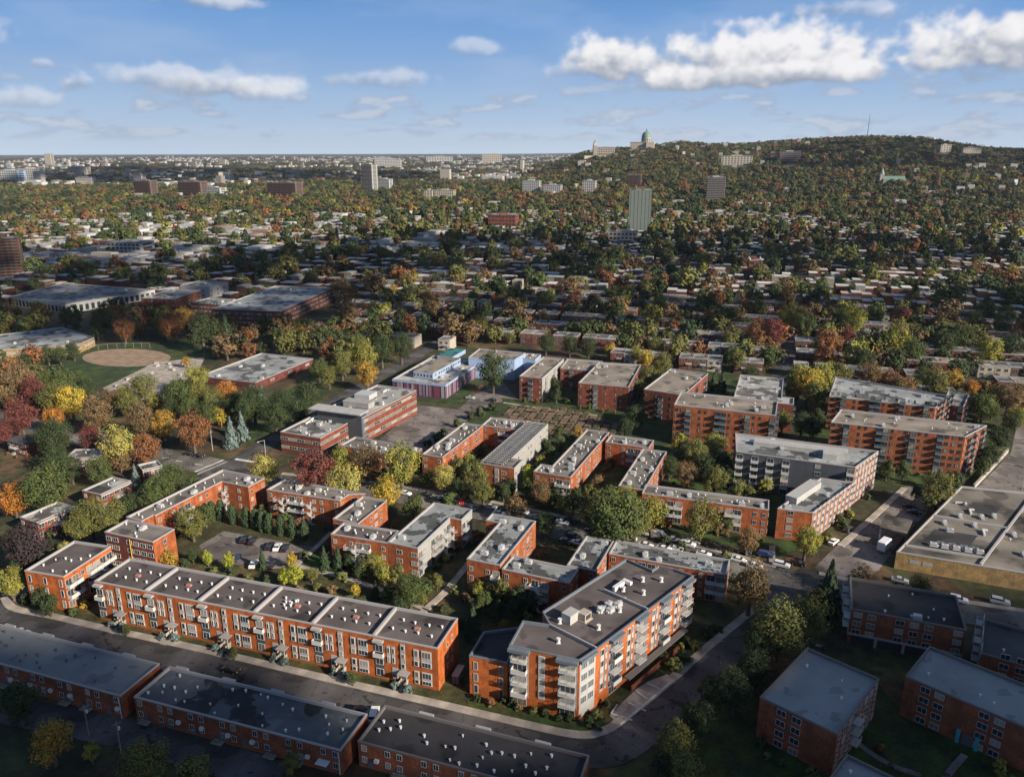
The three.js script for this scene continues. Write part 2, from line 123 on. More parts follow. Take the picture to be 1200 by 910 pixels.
const TREES=[[-104.4,-139.4,8.3,10.6,0,0,0],[-91.0,-127.8,8.4,10.8,6,0,0],[-83.9,-128.3,3.4,5.6,3,4,0],[-69.0,-120.4,9.6,12.3,2,0,1],[-60.7,-121.2,7.1,9.1,2,0,1],[-43.4,-125.4,4.3,5.6,2,0,1],[43.9,-143.0,7.4,9.5,0,0,42],[37.8,-134.1,8.4,10.8,0,0,42],[32.3,-127.8,8.4,10.8,2,0,2],[48.1,-142.7,9.6,12.2,0,0,42],[54.4,-149.0,9.5,12.2,0,0,42],[63.6,-161.1,14.1,18.1,2,0,42],[72.3,-167.3,11.7,15.0,2,0,45],[58.7,-159.5,10.5,13.4,0,0,42],[33.2,-121.2,7.1,9.1,2,0,2],[29.0,-124.4,5.0,6.4,0,0,2],[62.2,-180.4,12.9,16.5,12,0,14],[83.5,-181.9,9.0,15.7,13,3,45],[95.5,-189.5,7.5,9.5,12,0,45],[108.9,-183.9,8.2,10.5,2,0,45],[103.2,-188.1,4.6,5.9,12,0,45],[80.9,-181.4,6.7,8.6,0,0,45],[-164.6,-237.0,10.7,13.7,7,0,47],[-154.6,-238.9,16.4,21.0,1,0,47],[-139.4,-202.1,13.2,16.9,11,0,3],[-135.4,-187.2,8.3,10.6,3,0,3],[-131.9,-222.9,11.7,15.0,2,0,6],[-133.5,-218.7,8.9,11.4,2,0,6],[-179.0,-288.3,14.0,18.0,0,0,50],[-161.0,-265.2,9.9,12.7,0,0,50],[-170.1,-272.7,10.8,13.9,0,0,50],[-148.2,-261.9,10.5,13.4,1,0,48],[-149.8,-279.2,14.9,19.1,4,0,50],[-166.4,-291.6,10.8,13.9,10,0,50],[-148.2,-275.6,7.7,9.9,12,0,50],[-139.9,-280.3,12.4,15.9,8,0,49],[-118.8,-252.1,11.3,14.5,1,0,6],[-119.5,-244.0,11.0,14.1,1,0,6],[-120.9,-240.1,9.1,11.7,1,0,6],[-137.6,-264.6,4.7,8.2,14,3,49],[-126.1,-220.8,9.5,12.2,2,0,6],[-130.9,-192.9,4.3,5.5,2,0,3],[-128.0,-295.5,14.3,18.4,8,0,49],[-146.2,-309.6,11.4,14.6,6,0,50],[-115.3,-302.0,7.7,13.5,14,3,17],[-113.9,-311.3,7.2,12.6,14,3,17],[-128.3,-326.4,7.5,9.6,5,0,17],[-207.3,-312.9,15.1,19.3,9,0,51],[-219.4,-344.3,15.7,20.1,9,0,51],[-205.5,-335.3,14.5,18.6,2,0,51],[-196.0,-331.8,14.4,18.5,5,0,51],[-176.9,-315.9,15.2,19.5,12,0,51],[-196.4,-317.4,10.2,13.1,7,0,51],[-180.6,-288.6,13.4,17.1,0,0,50],[-154.9,-311.2,14.3,18.3,12,0,50],[-145.2,-344.4,13.3,17.1,2,0,52],[-131.7,-347.2,12.7,16.2,7,0,52],[-151.6,-338.3,15.4,19.8,1,0,52],[-132.9,-324.5,11.2,14.3,1,0,50],[-114.4,-330.3,15.1,19.3,0,0,17],[-117.5,-351.4,7.2,12.6,14,3,52],[-101.4,-317.4,12.4,15.9,0,0,17],[-93.4,-341.5,14.0,18.0,0,0,18],[-93.6,-326.7,11.2,14.4,0,0,17],[-235.1,-357.9,18.6,23.9,12,0,51],[-234.2,-347.9,15.8,20.3,12,0,51],[-219.4,-367.1,12.5,16.0,1,0,52],[-212.4,-370.9,10.9,14.0,1,0,52],[-229.3,-369.0,11.7,15.0,1,0,52],[-263.9,-410.0,10.2,13.0,0,0,53],[-263.9,-420.9,9.5,12.1,0,0,53],[-262.7,-429.8,9.6,12.4,0,0,53],[-256.0,-429.8,9.6,12.4,0,0,53],[-253.2,-439.1,9.8,12.6,0,0,53],[-182.0,-423.6,5.7,7.3,6,0,52],[-116.9,-323.8,12.6,16.2,0,0,17],[-127.4,-332.0,9.9,12.7,0,0,17],[-173.8,-338.1,11.6,14.8,2,0,51],[-184.4,-343.7,10.2,13.1,12,0,51],[-208.9,-303.7,9.1,11.7,9,0,51],[-104.8,-339.7,10.9,13.9,0,0,17],[-136.0,-340.4,11.7,14.9,2,0,52],[-144.5,-332.3,11.4,14.6,1,0,50],[-152.9,-332.0,9.9,12.7,0,0,50],[-126.1,-339.7,10.9,13.9,0,0,52],[-164.6,-342.9,9.4,12.0,3,0,52],[-68.6,-249.5,16.4,21.0,9,0,7],[-88.7,-260.7,11.6,14.9,4,0,6],[-62.9,-268.7,10.7,13.7,3,0,19],[-53.2,-267.5,11.9,15.2,12,0,19],[-39.4,-258.6,15.1,19.4,3,0,19],[-57.1,-246.7,12.8,16.4,4,0,7],[-42.3,-241.2,11.4,14.6,5,0,7],[-32.5,-235.5,7.9,10.1,1,0,8],[-24.1,-256.3,9.7,12.4,4,0,20],[-13.2,-255.9,10.8,13.9,2,0,22],[-9.9,-246.2,8.7,11.2,2,0,22],[-15.4,-275.1,7.1,9.1,3,0,20],[6.8,-261.6,7.4,9.5,15,0,23],[5.3,-251.1,6.5,8.4,1,0,23],[-21.7,-246.6,7.6,5.7,1,2,10],[1.1,-234.8,7.8,10.0,12,0,11],[9.9,-245.5,8.7,11.2,12,0,23],[20.6,-240.5,8.0,10.2,0,0,23],[10.6,-221.6,8.5,10.9,0,0,11],[28.8,-228.4,12.5,16.0,2,0,25],[30.9,-211.5,18.7,24.0,1,0,14],[25.9,-215.1,10.3,13.3,0,0,13],[38.3,-220.5,10.6,13.5,2,0,26],[44.0,-224.2,11.3,14.4,3,0,26],[38.0,-236.6,10.1,13.0,3,0,25],[58.3,-219.3,12.6,16.1,2,0,26],[24.9,-231.4,7.2,9.2,12,0,25],[-30.7,-260.6,6.1,7.9,1,0,20],[-17.9,-252.5,6.6,8.4,0,0,22],[67.3,-295.8,7.6,9.7,3,0,29],[67.9,-274.6,12.2,15.6,2,0,25],[79.3,-286.6,10.0,12.8,3,0,28],[62.6,-258.5,9.7,12.5,12,0,25],[70.9,-252.6,10.1,13.0,2,0,28],[77.7,-248.6,7.6,9.8,2,0,28],[88.6,-253.2,6.6,8.4,3,0,28],[70.7,-266.9,9.4,12.0,0,0,28],[77.9,-271.9,8.9,11.4,0,0,28],[58.3,-269.0,8.2,10.5,0,0,25],[65.0,-278.1,7.8,10.0,2,0,25],[47.1,-308.9,8.6,11.0,0,0,23],[53.3,-319.5,10.3,13.2,0,0,29],[77.8,-262.4,7.4,9.5,0,0,28],[82.3,-247.9,5.9,7.5,2,0,28],[70.8,-212.5,8.2,10.5,12,0,26],[87.3,-209.5,9.6,12.3,3,0,27],[15.0,-285.7,6.0,7.7,1,0,22],[19.5,-293.7,6.1,7.9,1,0,22],[23.7,-300.2,6.3,8.0,1,0,23],[11.0,-277.5,5.2,6.7,3,0,22],[28.0,-310.7,5.0,6.4,6,0,23],[-34.5,-302.7,4.9,3.7,0,2,20],[-31.6,-309.6,5.0,3.8,0,2,20],[-29.2,-315.8,5.1,3.8,0,2,20],[-24.1,-326.5,5.3,4.0,1,2,21],[-18.6,-336.7,5.4,4.1,0,2,21],[-14.1,-342.3,5.9,4.4,1,2,21],[-9.6,-350.1,5.6,4.2,0,2,38],[-9.3,-376.5,17.8,22.9,0,0,38],[-73.0,-379.7,12.9,16.5,6,0,35],[-79.7,-410.6,16.6,21.2,3,0,35],[-72.5,-423.2,16.1,20.6,0,0,35],[-89.9,-399.4,13.5,17.3,2,0,52],[-62.7,-431.1,15.4,19.8,0,0,35],[-92.3,-439.3,14.7,18.9,1,0,52],[-93.1,-382.8,10.4,13.3,2,0,35],[139.7,-353.7,16.9,21.6,5,0,33],[152.0,-371.1,15.1,19.4,3,0,33],[142.8,-376.9,12.8,16.4,3,0,33],[133.8,-356.2,10.5,13.5,2,0,31],[140.5,-344.4,13.3,17.1,2,0,33],[164.7,-388.8,10.5,13.5,5,0,33],[121.5,-309.9,10.7,13.7,0,0,31],[126.1,-308.6,9.3,11.9,0,0,32],[116.5,-318.7,8.9,11.4,2,0,31],[135.0,-326.4,7.5,9.6,0,0,33],[120.6,-380.8,11.2,14.3,0,0,31],[213.6,-338.2,9.3,11.9,15,0,34],[227.2,-351.1,10.4,13.3,2,0,34],[224.3,-366.9,8.3,10.7,7,0,34],[201.7,-355.5,16.1,20.7,2,0,34],[205.3,-374.0,12.7,16.3,1,0,34],[220.1,-375.1,11.0,14.1,6,0,34],[186.4,-370.3,11.8,15.1,8,0,33],[196.1,-295.8,9.6,12.3,0,0,32],[182.7,-279.2,9.1,11.7,0,0,32],[174.7,-270.0,7.6,9.7,1,0,32],[144.5,-244.5,11.6,14.8,2,0,41],[157.1,-257.2,7.3,9.3,0,0,41],[138.4,-267.9,6.9,8.9,1,0,28],[144.6,-267.9,6.9,8.9,1,0,32],[212.3,-315.0,8.7,11.2,0,0,34],[140.6,-241.5,6.9,8.8,2,0,41],[141.1,-250.8,5.3,6.8,0,0,41],[21.4,-360.7,7.4,9.5,0,0,38],[27.2,-360.4,5.8,4.3,1,2,39],[54.8,-331.3,6.8,8.8,0,0,30],[21.4,-377.9,7.0,8.9,0,0,38],[57.2,-444.4,8.0,10.2,5,0,40],[70.4,-429.8,9.6,12.4,3,0,40],[74.7,-420.9,9.5,12.1,5,0,40],[80.3,-405.5,11.9,15.2,2,0,39],[69.5,-379.4,11.2,14.3,2,0,39],[62.8,-368.2,8.4,10.7,2,0,39],[83.9,-441.5,11.8,15.2,2,0,40],[44.7,-444.1,10.9,14.0,0,0,37],[34.0,-447.3,12.0,15.4,0,0,37],[20.1,-451.2,12.1,15.5,0,0,37],[102.8,-367.8,8.4,14.6,13,3,30],[98.8,-368.5,7.5,13.2,13,3,30],[101.9,-377.6,6.9,12.0,13,3,30],[-80.5,-228.2,3.3,6.9,13,1,7],[-77.9,-227.0,3.3,6.9,13,1,7],[-73.6,-225.3,3.2,6.8,13,1,7],[-69.5,-224.1,3.2,6.8,13,1,7],[-65.3,-222.5,3.2,6.7,13,1,8],[-99.0,-235.4,3.4,7.1,13,1,6],[-96.4,-236.0,3.4,7.1,13,1,6],[-91.4,-233.0,3.3,7.0,13,1,6],[-86.4,-231.2,3.3,7.0,13,1,7],[-82.9,-230.0,3.3,6.9,13,1,7],[-99.7,-221.2,10.1,12.9,2,0,6],[-99.4,-231.0,6.6,8.5,1,0,6],[-89.5,-205.9,3.3,5.4,15,4,5],[-82.6,-203.6,3.7,6.1,15,4,5],[-73.0,-204.5,3.7,6.5,13,3,9],[-64.5,-204.5,3.5,5.7,5,4,9],[-63.9,-194.4,3.8,6.3,15,4,4],[-60.5,-194.3,4.8,7.8,15,4,9],[-54.7,-203.9,4.5,7.8,13,3,9],[-99.2,-202.4,6.1,7.8,6,0,5],[-94.6,-207.6,4.0,5.2,0,0,5],[-50.7,-203.9,4.5,7.8,13,3,9],[-41.5,-199.8,5.9,7.5,2,0,9],[-35.8,-194.7,6.2,7.9,3,0,10],[-42.6,-188.5,3.0,5.0,5,4,9],[-37.2,-188.5,3.3,5.7,13,3,10],[-27.1,-183.4,8.6,11.0,1,0,10],[-20.9,-192.9,4.3,5.5,2,0,11],[-32.0,-194.8,5.7,7.3,2,0,10],[-33.4,-186.3,5.1,6.5,0,0,10],[-48.6,-197.9,4.4,3.3,2,2,9],[-50.0,-191.2,4.2,3.2,12,2,9],[-2.8,-186.0,6.4,8.2,2,0,12],[-7.2,-181.3,5.4,6.9,1,0,12],[-10.0,-173.3,4.8,8.3,13,3,4],[1.8,-181.9,6.3,8.1,0,0,12],[-2.2,-172.7,2.6,4.3,3,4,16],[4.9,-180.5,5.4,6.9,0,0,12],[-5.8,-188.6,4.2,5.4,3,0,11],[-12.7,-187.2,3.7,2.8,12,2,11],[-55.7,-187.4,3.2,2.4,0,2,4],[-54.1,-192.6,3.3,2.5,2,2,9],[-59.2,-192.0,2.8,2.1,12,2,4],[-44.3,-186.3,3.7,2.8,1,2,4],[-40.2,-185.1,3.7,2.8,0,2,4],[-29.3,-181.4,5.0,6.3,0,0,4],[-24.0,-185.0,3.7,4.7,2,0,11],[-23.6,-191.4,3.8,2.8,1,2,10],[-18.2,-182.5,3.2,2.4,0,2,11],[-16.1,-191.7,3.3,2.5,2,2,11],[-9.3,-188.6,4.2,5.4,3,0,11],[0.0,-177.5,4.9,6.2,0,0,12],[4.0,-178.3,3.6,2.7,2,2,12],[-13.6,-175.3,3.5,2.6,0,2,4],[-11.0,-168.4,3.0,3.8,0,0,4],[-8.9,-179.7,4.0,5.2,1,0,11],[-4.0,-179.2,4.5,5.7,0,0,12],[-75.3,-198.0,3.4,2.6,2,2,4],[-81.5,-201.7,3.5,2.6,0,2,4],[-69.8,-195.9,3.9,2.9,0,2,4],[-56.6,-196.5,4.3,5.6,2,0,9],[-86.5,-202.0,3.0,2.2,2,2,5],[-95.2,-202.7,4.0,5.1,0,0,5],[-96.3,-201.7,3.5,2.6,2,2,5],[-62.7,-210.6,3.6,2.7,1,2,9],[-57.4,-215.1,3.1,2.3,1,2,8],[-47.2,-203.9,5.0,6.4,0,0,9],[-39.5,-202.5,5.0,6.4,3,0,9],[-43.7,-198.3,4.4,5.6,0,0,9],[-131.9,-186.9,4.2,3.1,0,2,3],[-125.3,-183.0,5.5,7.1,0,0,3],[-141.3,-199.7,6.3,8.1,0,0,3],[-138.6,-203.3,5.4,7.0,2,0,3],[-136.9,-215.2,4.7,3.5,3,2,47],[-134.0,-206.3,5.0,6.4,2,0,3],[-127.7,-238.3,6.8,8.7,0,0,48],[-129.4,-233.8,7.3,9.3,2,0,48],[-113.5,-249.0,6.5,8.3,0,0,6],[-113.4,-256.2,6.0,7.7,1,0,6],[49.5,-171.4,3.9,2.9,0,2,15],[52.6,-173.4,3.5,2.6,0,2,15],[45.0,-165.7,3.8,2.8,2,2,15],[20.7,-144.9,2.6,2.0,0,2,15],[18.1,-138.2,2.5,1.9,0,2,15],[10.1,-140.5,2.2,1.6,0,2,15],[4.7,-143.1,2.2,1.7,2,2,15],[0.0,-145.2,2.3,1.7,0,2,15],[47.8,-219.9,4.2,3.2,0,2,26],[52.2,-215.5,4.2,3.1,0,2,26],[64.0,-210.6,3.6,2.7,2,2,14],[26.1,-215.5,4.2,3.1,0,2,13],[17.1,-240.0,5.7,7.3,2,0,23],[14.6,-245.7,6.4,8.2,0,0,23],[-3.0,-249.9,5.9,7.6,0,0,22],[-16.3,-250.8,5.3,6.8,2,0,22],[0.0,-255.3,5.5,7.1,0,0,22],[-20.4,-272.1,6.4,8.2,2,0,20],[3.8,-266.3,5.0,6.4,0,0,22],[19.8,-311.7,5.0,6.5,1,0,22],[13.8,-295.8,5.5,7.0,0,0,22],[30.3,-257.0,6.1,7.8,12,0,23],[26.7,-250.8,5.3,6.8,2,0,23],[69.0,-226.6,4.5,5.8,2,0,26],[-121.2,-179.8,5.4,6.9,0,0,3],[-114.7,-184.1,3.2,2.4,5,2,3],[-116.0,-180.9,3.2,2.4,1,2,3],[16.4,-139.2,3.3,2.5,0,2,15],[18.4,-141.2,2.9,2.2,2,2,15],[12.5,-140.7,2.6,1.9,0,2,15],[40.8,-160.7,4.5,3.4,0,2,15],[38.3,-158.1,4.4,3.3,2,2,15],[-4.7,-145.7,2.6,2.0,8,2,16],[-7.6,-147.0,2.3,1.7,0,2,16],[1.5,-144.2,2.2,1.7,12,2,15],[7.4,-142.2,2.6,1.9,0,2,15],[-1.9,-146.5,2.1,1.6,0,2,16],[148.6,-467.3,15.6,20.0,8,0,31],[157.5,-464.3,16.5,21.2,9,0,33],[173.0,-420.6,19.7,25.3,8,0,33],[203.3,-465.5,12.4,15.9,10,0,33],[185.5,-484.8,16.1,20.7,1,0,33],[182.7,-508.6,16.9,21.6,3,0,33],[215.6,-486.7,19.4,24.9,3,0,33],[187.8,-407.5,13.7,17.6,0,0,33],[220.4,-439.4,19.6,25.1,3,0,34],[222.2,-422.2,15.1,19.4,1,0,34],[251.3,-443.1,14.8,19.0,0,0,34],[267.5,-452.9,15.1,19.4,1,0,34],[264.8,-422.2,15.1,19.4,3,0,34],[283.7,-433.7,14.5,18.6,0,0,34],[212.3,-441.5,11.8,15.2,0,0,34],[300.9,-503.2,14.5,18.6,1,0,34],[313.3,-491.3,14.2,18.1,1,0,34],[-212.3,-478.6,18.0,23.1,8,0,53],[-242.6,-479.9,13.9,17.8,8,0,53],[-246.8,-507.1,15.7,20.1,10,0,53],[-185.6,-459.0,20.4,26.1,0,0,52],[-217.5,-510.6,14.7,18.8,6,0,56],[-174.6,-468.4,12.5,21.9,13,3,52],[-132.0,-484.3,8.6,11.0,6,0,52],[-124.8,-482.9,7.5,9.6,7,0,52],[-235.9,-521.3,17.3,22.1,10,0,56],[-269.3,-507.1,15.7,20.1,0,0,53],[-185.1,-483.0,12.9,16.5,2,0,56]];
const CARS=[[-23.9,-251.5,-0.5,"white","c",22],[-19.8,-248.7,-0.5,"black","c",22],[-4.3,-239.4,-0.5,"white","c",10],[7.9,-236.9,-0.5,"silver","c",23],[12.1,-234.4,-0.5,"black","c",23],[25.8,-228.3,-0.5,"white","c",25],[29.7,-226.0,-0.5,"black","c",26],[33.5,-224.3,-0.5,"silver","c",26],[37.0,-222.0,-0.5,"white","c",26],[27.2,-220.3,-0.5,"black","c",13],[31.2,-218.1,-0.5,"white","c",14],[37.2,-215.9,-0.5,"silver","c",14],[46.5,-215.4,-0.5,"white","c",14],[62.7,-209.2,-0.5,"black","c",14],[71.2,-205.1,-0.5,"white","c",14],[-49.2,-260.1,-0.5,"black","c",19],[-43.7,-257.9,-0.5,"silver","c",19],[-37.9,-255.8,-0.5,"white","c",19],[97.4,-192.6,-0.49,"white","c",45],[114.8,-189.5,-0.49,"black","c",41],[-84.0,-221.4,1.56,"black","c",7],[-81.0,-220.3,1.56,"black","c",7],[-74.7,-217.0,1.56,"black","c",8],[-72.2,-216.5,1.56,"white","c",8],[-69.6,-215.9,1.56,"black","c",8],[-82.5,-209.7,1.56,"navy","c",5],[-76.2,-206.1,1.56,"white","c",5],[-70.8,-205.6,1.56,"black","c",9],[-66.2,-157.1,-0.29,"black","c",4],[-128.7,-173.1,-0.29,"white","c",0],[-124.3,-172.0,-0.29,"silver","c",0],[-29.9,-141.7,1.56,"white","s",2],[-30.2,-254.3,-0.5,"black","c",20],[-17.5,-249.4,1.56,"red","c",22],[-14.3,-244.0,-0.5,"navy","c",22],[-7.3,-244.7,-0.5,"silver","c",22],[-2.3,-243.3,-0.5,"black","c",22],[3.5,-240.7,-0.5,"white","c",23],[16.5,-233.2,-0.5,"white","c",23],[19.7,-235.0,-0.5,"black","c",23],[19.4,-223.1,-0.5,"black","s",11],[17.0,-220.3,-0.5,"navy","c",11],[20.7,-219.2,-0.5,"white","c",13],[41.7,-226.0,-0.5,"white","s",26],[46.2,-224.3,-0.5,"white","v",26],[50.6,-221.4,-0.5,"silver","c",26],[56.7,-220.3,-0.5,"white","c",26],[54.4,-218.1,-0.5,"white","s",26],[61.9,-217.6,-0.5,"black","c",26],[65.6,-215.4,-0.5,"black","c",26],[41.4,-217.6,-0.5,"white","c",14],[50.2,-215.4,-0.5,"white","c",14],[58.0,-212.2,-0.5,"white","c",14],[70.6,-213.8,-0.5,"navy","c",26],[76.5,-211.7,-0.5,"blue","s",26],[67.6,-208.6,-0.5,"white","c",14],[79.3,-205.6,-0.5,"white","s",27],[84.5,-206.6,-0.5,"black","c",27],[100.2,-219.8,0.78,"white","c",27],[108.2,-228.3,0.78,"black","c",27],[127.5,-231.9,-0.37,"silver","c",41],[135.7,-240.7,-0.37,"black","c",41],[136.2,-245.3,-0.37,"black","c",41],[110.2,-197.1,-0.49,"silver","c",41],[121.2,-187.0,-0.49,"white","s",41],[132.0,-186.1,-0.49,"silver","s",41],[92.2,-185.7,-0.49,"black","c",45],[-20.5,-367.3,-0.37,"silver","c",35],[-9.5,-363.2,-0.37,"black","c",38],[-129.3,-293.1,-0.37,"black","c",49],[-124.8,-291.3,-0.37,"black","c",49],[158.9,-446.3,1.41,"red","c",33],[163.1,-436.6,1.41,"white","c",33],[-32.6,-143.0,-0.29,"black","c",1],[75.3,-165.3,0.85,"black","c",45],[114.4,-215.9,0.78,"white","t",41]];
const ROADS=[
["road",9.5,[[-181.4,-193.5],[-133.4,-177.8],[-73.2,-159.5],[-38.4,-148.5],[-7.3,-138.7],[8.8,-133.2],[15.7,-131.8],[20.7,-132.8],[25.3,-136.2],[34.0,-145.7],[46.8,-159.5],[61.3,-174.4],[73.1,-187.1],[88.5,-201.8]]],
["road",9,[[-146.4,-159.5],[-140.5,-175.1],[-137.1,-191.3],[-133.1,-210.2],[-127.9,-231.3],[-120.7,-254.2],[-110.9,-279.7]]],
["road",12,[[-129.8,-288.3],[-110.9,-279.7],[-84.6,-265.3],[-45.7,-257.1],[-11.6,-243.3],[16.5,-228.3],[42.1,-217.0],[65.4,-205.7],[86.3,-194.4],[110.7,-185.8],[133.4,-177.8],[168.2,-166.1]]],
["road",14,[[-350.1,-385.0],[-232.1,-336.1],[-185.7,-314.2],[-144.0,-293.7],[-110.9,-279.7]]],
["road",9,[[-110.9,-279.7],[-104.3,-298.4],[-98.9,-316.2],[-89.0,-353.2],[-76.0,-394.1],[-63.2,-431.4],[-48.1,-477.9],[-24.4,-551.8],[14.8,-675.0]]],
["road",8,[[-122.1,-147.4],[-103.9,-142.4],[-91.2,-139.3],[-80.8,-136.7],[-60.4,-129.9],[-45.1,-124.5]]],
["road",9,[[128.8,-363.7],[145.6,-408.6],[165.2,-454.6],[196.8,-537.5],[233.6,-634.8],[285.5,-771.7]]]];
const AREAS=[
["block_lawn","grassdry",[[-133.7,-193.5],[-126.9,-218.1],[-108.9,-273.9],[-82.9,-259.3],[-11.4,-238.1],[64.3,-201.8],[63.2,-180.9],[24.2,-143.2],[16.4,-139.3],[-39.7,-154.8],[-106.0,-176.3]]],
["block_lawn","grass",[[-39.8,-283.1],[6.0,-254.2],[76.8,-210.2],[95.1,-218.1],[124.4,-263.0],[167.9,-263.0],[218.9,-327.0],[177.0,-412.0],[77.4,-429.6],[0.0,-366.4],[-22.6,-327.0]]],
["parking_lot","asphalt2",[[-97.2,-218.7],[-92.9,-228.3],[-61.2,-217.6],[-62.8,-205.7],[-70.1,-204.7],[-90.5,-209.2]]],
["parking_lot","asphalt2",[[-57.7,-302.2],[-45.9,-358.4],[-25.3,-350.7],[-18.8,-374.8],[-4.5,-394.1],[3.3,-366.4],[-9.1,-361.0],[-23.8,-327.0],[-36.2,-298.4]]],
["parking_lot","asphalt2",[[89.2,-205.7],[115.3,-234.4],[130.2,-248.6],[143.0,-263.0],[163.3,-266.0],[143.0,-244.6],[118.9,-218.1],[107.2,-203.7],[96.6,-196.2],[90.1,-198.1]]],
["asphalt_yard","asphalt2",[[167.1,-260.0],[201.7,-295.6],[239.6,-350.7],[268.6,-338.5],[202.3,-242.0]]],
["ball_field","grass",[[-247.7,-395.7],[-272.5,-477.9],[-203.9,-494.0],[-170.7,-469.2],[-177.0,-437.0],[-192.7,-405.3],[-215.2,-386.5]]],
["ball_diamond","clay",[[-200.7,-446.6],[-199.4,-442.1],[-199.6,-437.8],[-201.0,-434.1],[-203.7,-431.0],[-207.5,-428.7],[-212.1,-427.3],[-217.5,-426.8],[-223.3,-427.3],[-229.3,-428.7],[-235.2,-431.0],[-240.8,-434.1],[-245.7,-437.8],[-249.8,-442.1],[-252.9,-446.6],[-254.6,-451.2],[-255.0,-455.7],[-253.9,-459.8],[-251.4,-463.3],[-247.6,-465.9],[-242.7,-467.6],[-236.9,-468.1],[-230.6,-467.6],[-224.1,-465.9],[-217.8,-463.3],[-212.0,-459.8],[-207.1,-455.7],[-203.3,-451.2]]],
["garden_lawn","grass",[[-5.1,-369.2],[51.9,-348.2],[53.4,-336.1],[38.7,-336.1],[-4.1,-358.4]]],
["garden_soil","soil",[[-7.8,-338.5],[2.5,-358.4],[35.7,-345.7],[51.0,-327.0],[42.7,-306.1],[14.6,-314.2],[0.0,-321.5]]],
["lawn","grass",[[-124.7,-363.7],[-101.7,-408.6],[-89.1,-392.6],[-101.9,-327.0],[-110.3,-306.1]]],
["lawn","grassdry",[[-117.9,-408.6],[-92.9,-422.4],[-81.7,-400.4],[-102.5,-374.8]]],
["lawn","grass",[[34.9,-131.8],[55.1,-153.2],[51.9,-136.2],[62.4,-123.9],[60.4,-109.2],[15.1,-109.2]]],
["lawn","grass",[[68.1,-131.8],[84.6,-153.2],[84.2,-141.9],[101.2,-126.1],[90.6,-109.2],[69.0,-114.7]]],
["plaza","concrete",[[-210.1,-385.0],[-205.7,-435.1],[-181.4,-448.6],[-172.7,-415.4],[-173.3,-370.5],[-187.0,-363.7]]],
["front_lawn","grassdry",[[-130.0,-183.3],[-129.4,-193.5],[-111.6,-187.5],[-16.5,-150.3],[-10.5,-146.8],[-10.3,-144.0],[-39.4,-153.5],[-75.4,-165.5],[-105.4,-175.1],[-126.4,-181.7]]],
["front_lawn","grass",[[-10.3,-144.0],[-10.0,-148.0],[14.6,-139.3],[18.6,-142.4],[16.3,-137.7],[12.1,-135.7],[0.0,-139.8]]],
["front_lawn","grass",[[23.1,-148.8],[26.8,-154.8],[45.7,-173.3],[57.4,-176.3],[40.3,-157.9],[30.9,-149.7]]],
["parking_pad","concrete",[[21.2,-142.4],[23.1,-138.7],[38.0,-154.2],[36.4,-156.3],[31.6,-153.8],[28.2,-150.9]]],
["court_lawn","grass",[[-60.3,-218.1],[-52.6,-217.0],[-51.9,-203.7],[-61.1,-206.7]]],
["court_lawn","grassdry",[[10.6,-218.1],[18.4,-224.8],[24.1,-221.4],[17.2,-207.7],[10.3,-211.8]]],
["office_lawn","grass",[[-45.7,-363.7],[-33.5,-366.4],[-25.4,-408.6],[-17.3,-402.1],[-24.6,-358.4]]],
["corner_lawn","grass",[[137.9,-287.4],[154.7,-280.5],[167.6,-273.9],[161.8,-269.1],[138.2,-266.0]]]];
const WALKS=[
["pavement",2.2,[[-139.3,-189.2],[-134.2,-184.2],[-121.4,-180.2],[-105.2,-174.8],[-75.4,-165.5],[-39.4,-153.5],[-11.3,-144.3],[3.6,-139.3],[12.2,-136.7],[16.1,-136.4],[20.3,-138.0],[23.3,-140.6],[35.3,-152.6],[48.5,-166.8],[66.2,-185.0]]],
["pavement",1.8,[[-87.2,-274.7],[-47.0,-265.3],[-16.6,-253.5]]],
["pavement",1.8,[[-7.4,-250.0],[28.0,-233.1],[65.0,-213.9],[77.9,-205.7]]],
["pavement",2,[[89.0,-201.8],[109.0,-191.8],[136.4,-182.5],[153.7,-175.1]]],
["garden_path",1.6,[[-64.1,-205.7],[-60.3,-218.1],[-58.0,-227.2]]],
["garden_path",1.6,[[-62.8,-205.7],[-43.6,-197.2],[-22.8,-182.9]]],
["garden_path",2,[[-24.7,-180.2],[-18.9,-191.3],[-13.8,-204.7],[-9.2,-218.1]]],
["garden_path",2,[[101.7,-218.1],[124.3,-242.0],[142.3,-261.5]]],
["garden_path",1.8,[[77.1,-207.2],[80.6,-218.1]]],
["garden_path",1.6,[[18.1,-205.7],[24.0,-220.3]]],
["garden_path",1.5,[[-4.1,-361.0],[20.0,-349.4],[39.3,-342.0]]],
["garden_path",1.3,[[71.0,-134.7],[75.2,-128.3],[80.4,-125.0]]],
["garden_path",1.3,[[91.9,-130.6],[85.4,-125.0],[81.5,-120.7]]]];
const MARKS=[[[[-120.8,-276.4],[-114.0,-288.3]],0.9],[[[-118.9,-273.9],[-112.0,-286.5]],0.5],[[[-109.6,-289.2],[-100.3,-285.7]],1.6],[[[-139.0,-290.1],[-136.7,-291.0]],0.5],[[[-132.5,-287.4],[-129.5,-286.5]],0.5],[[[-123.8,-283.9],[-120.4,-283.1]],0.5],[[[23.2,-139.3],[37.6,-154.2]],0.5],[[[21.6,-142.7],[25.9,-140.6]],0.4],[[[25.8,-146.3],[29.3,-143.5]],0.4],[[[28.2,-150.0],[30.3,-147.4]],0.4],[[[31.1,-152.9],[33.6,-150.9]],0.4],[[[21.6,-142.7],[23.4,-145.7]],0.35],[[[34.1,-166.1],[53.3,-168.9]],0.1]];
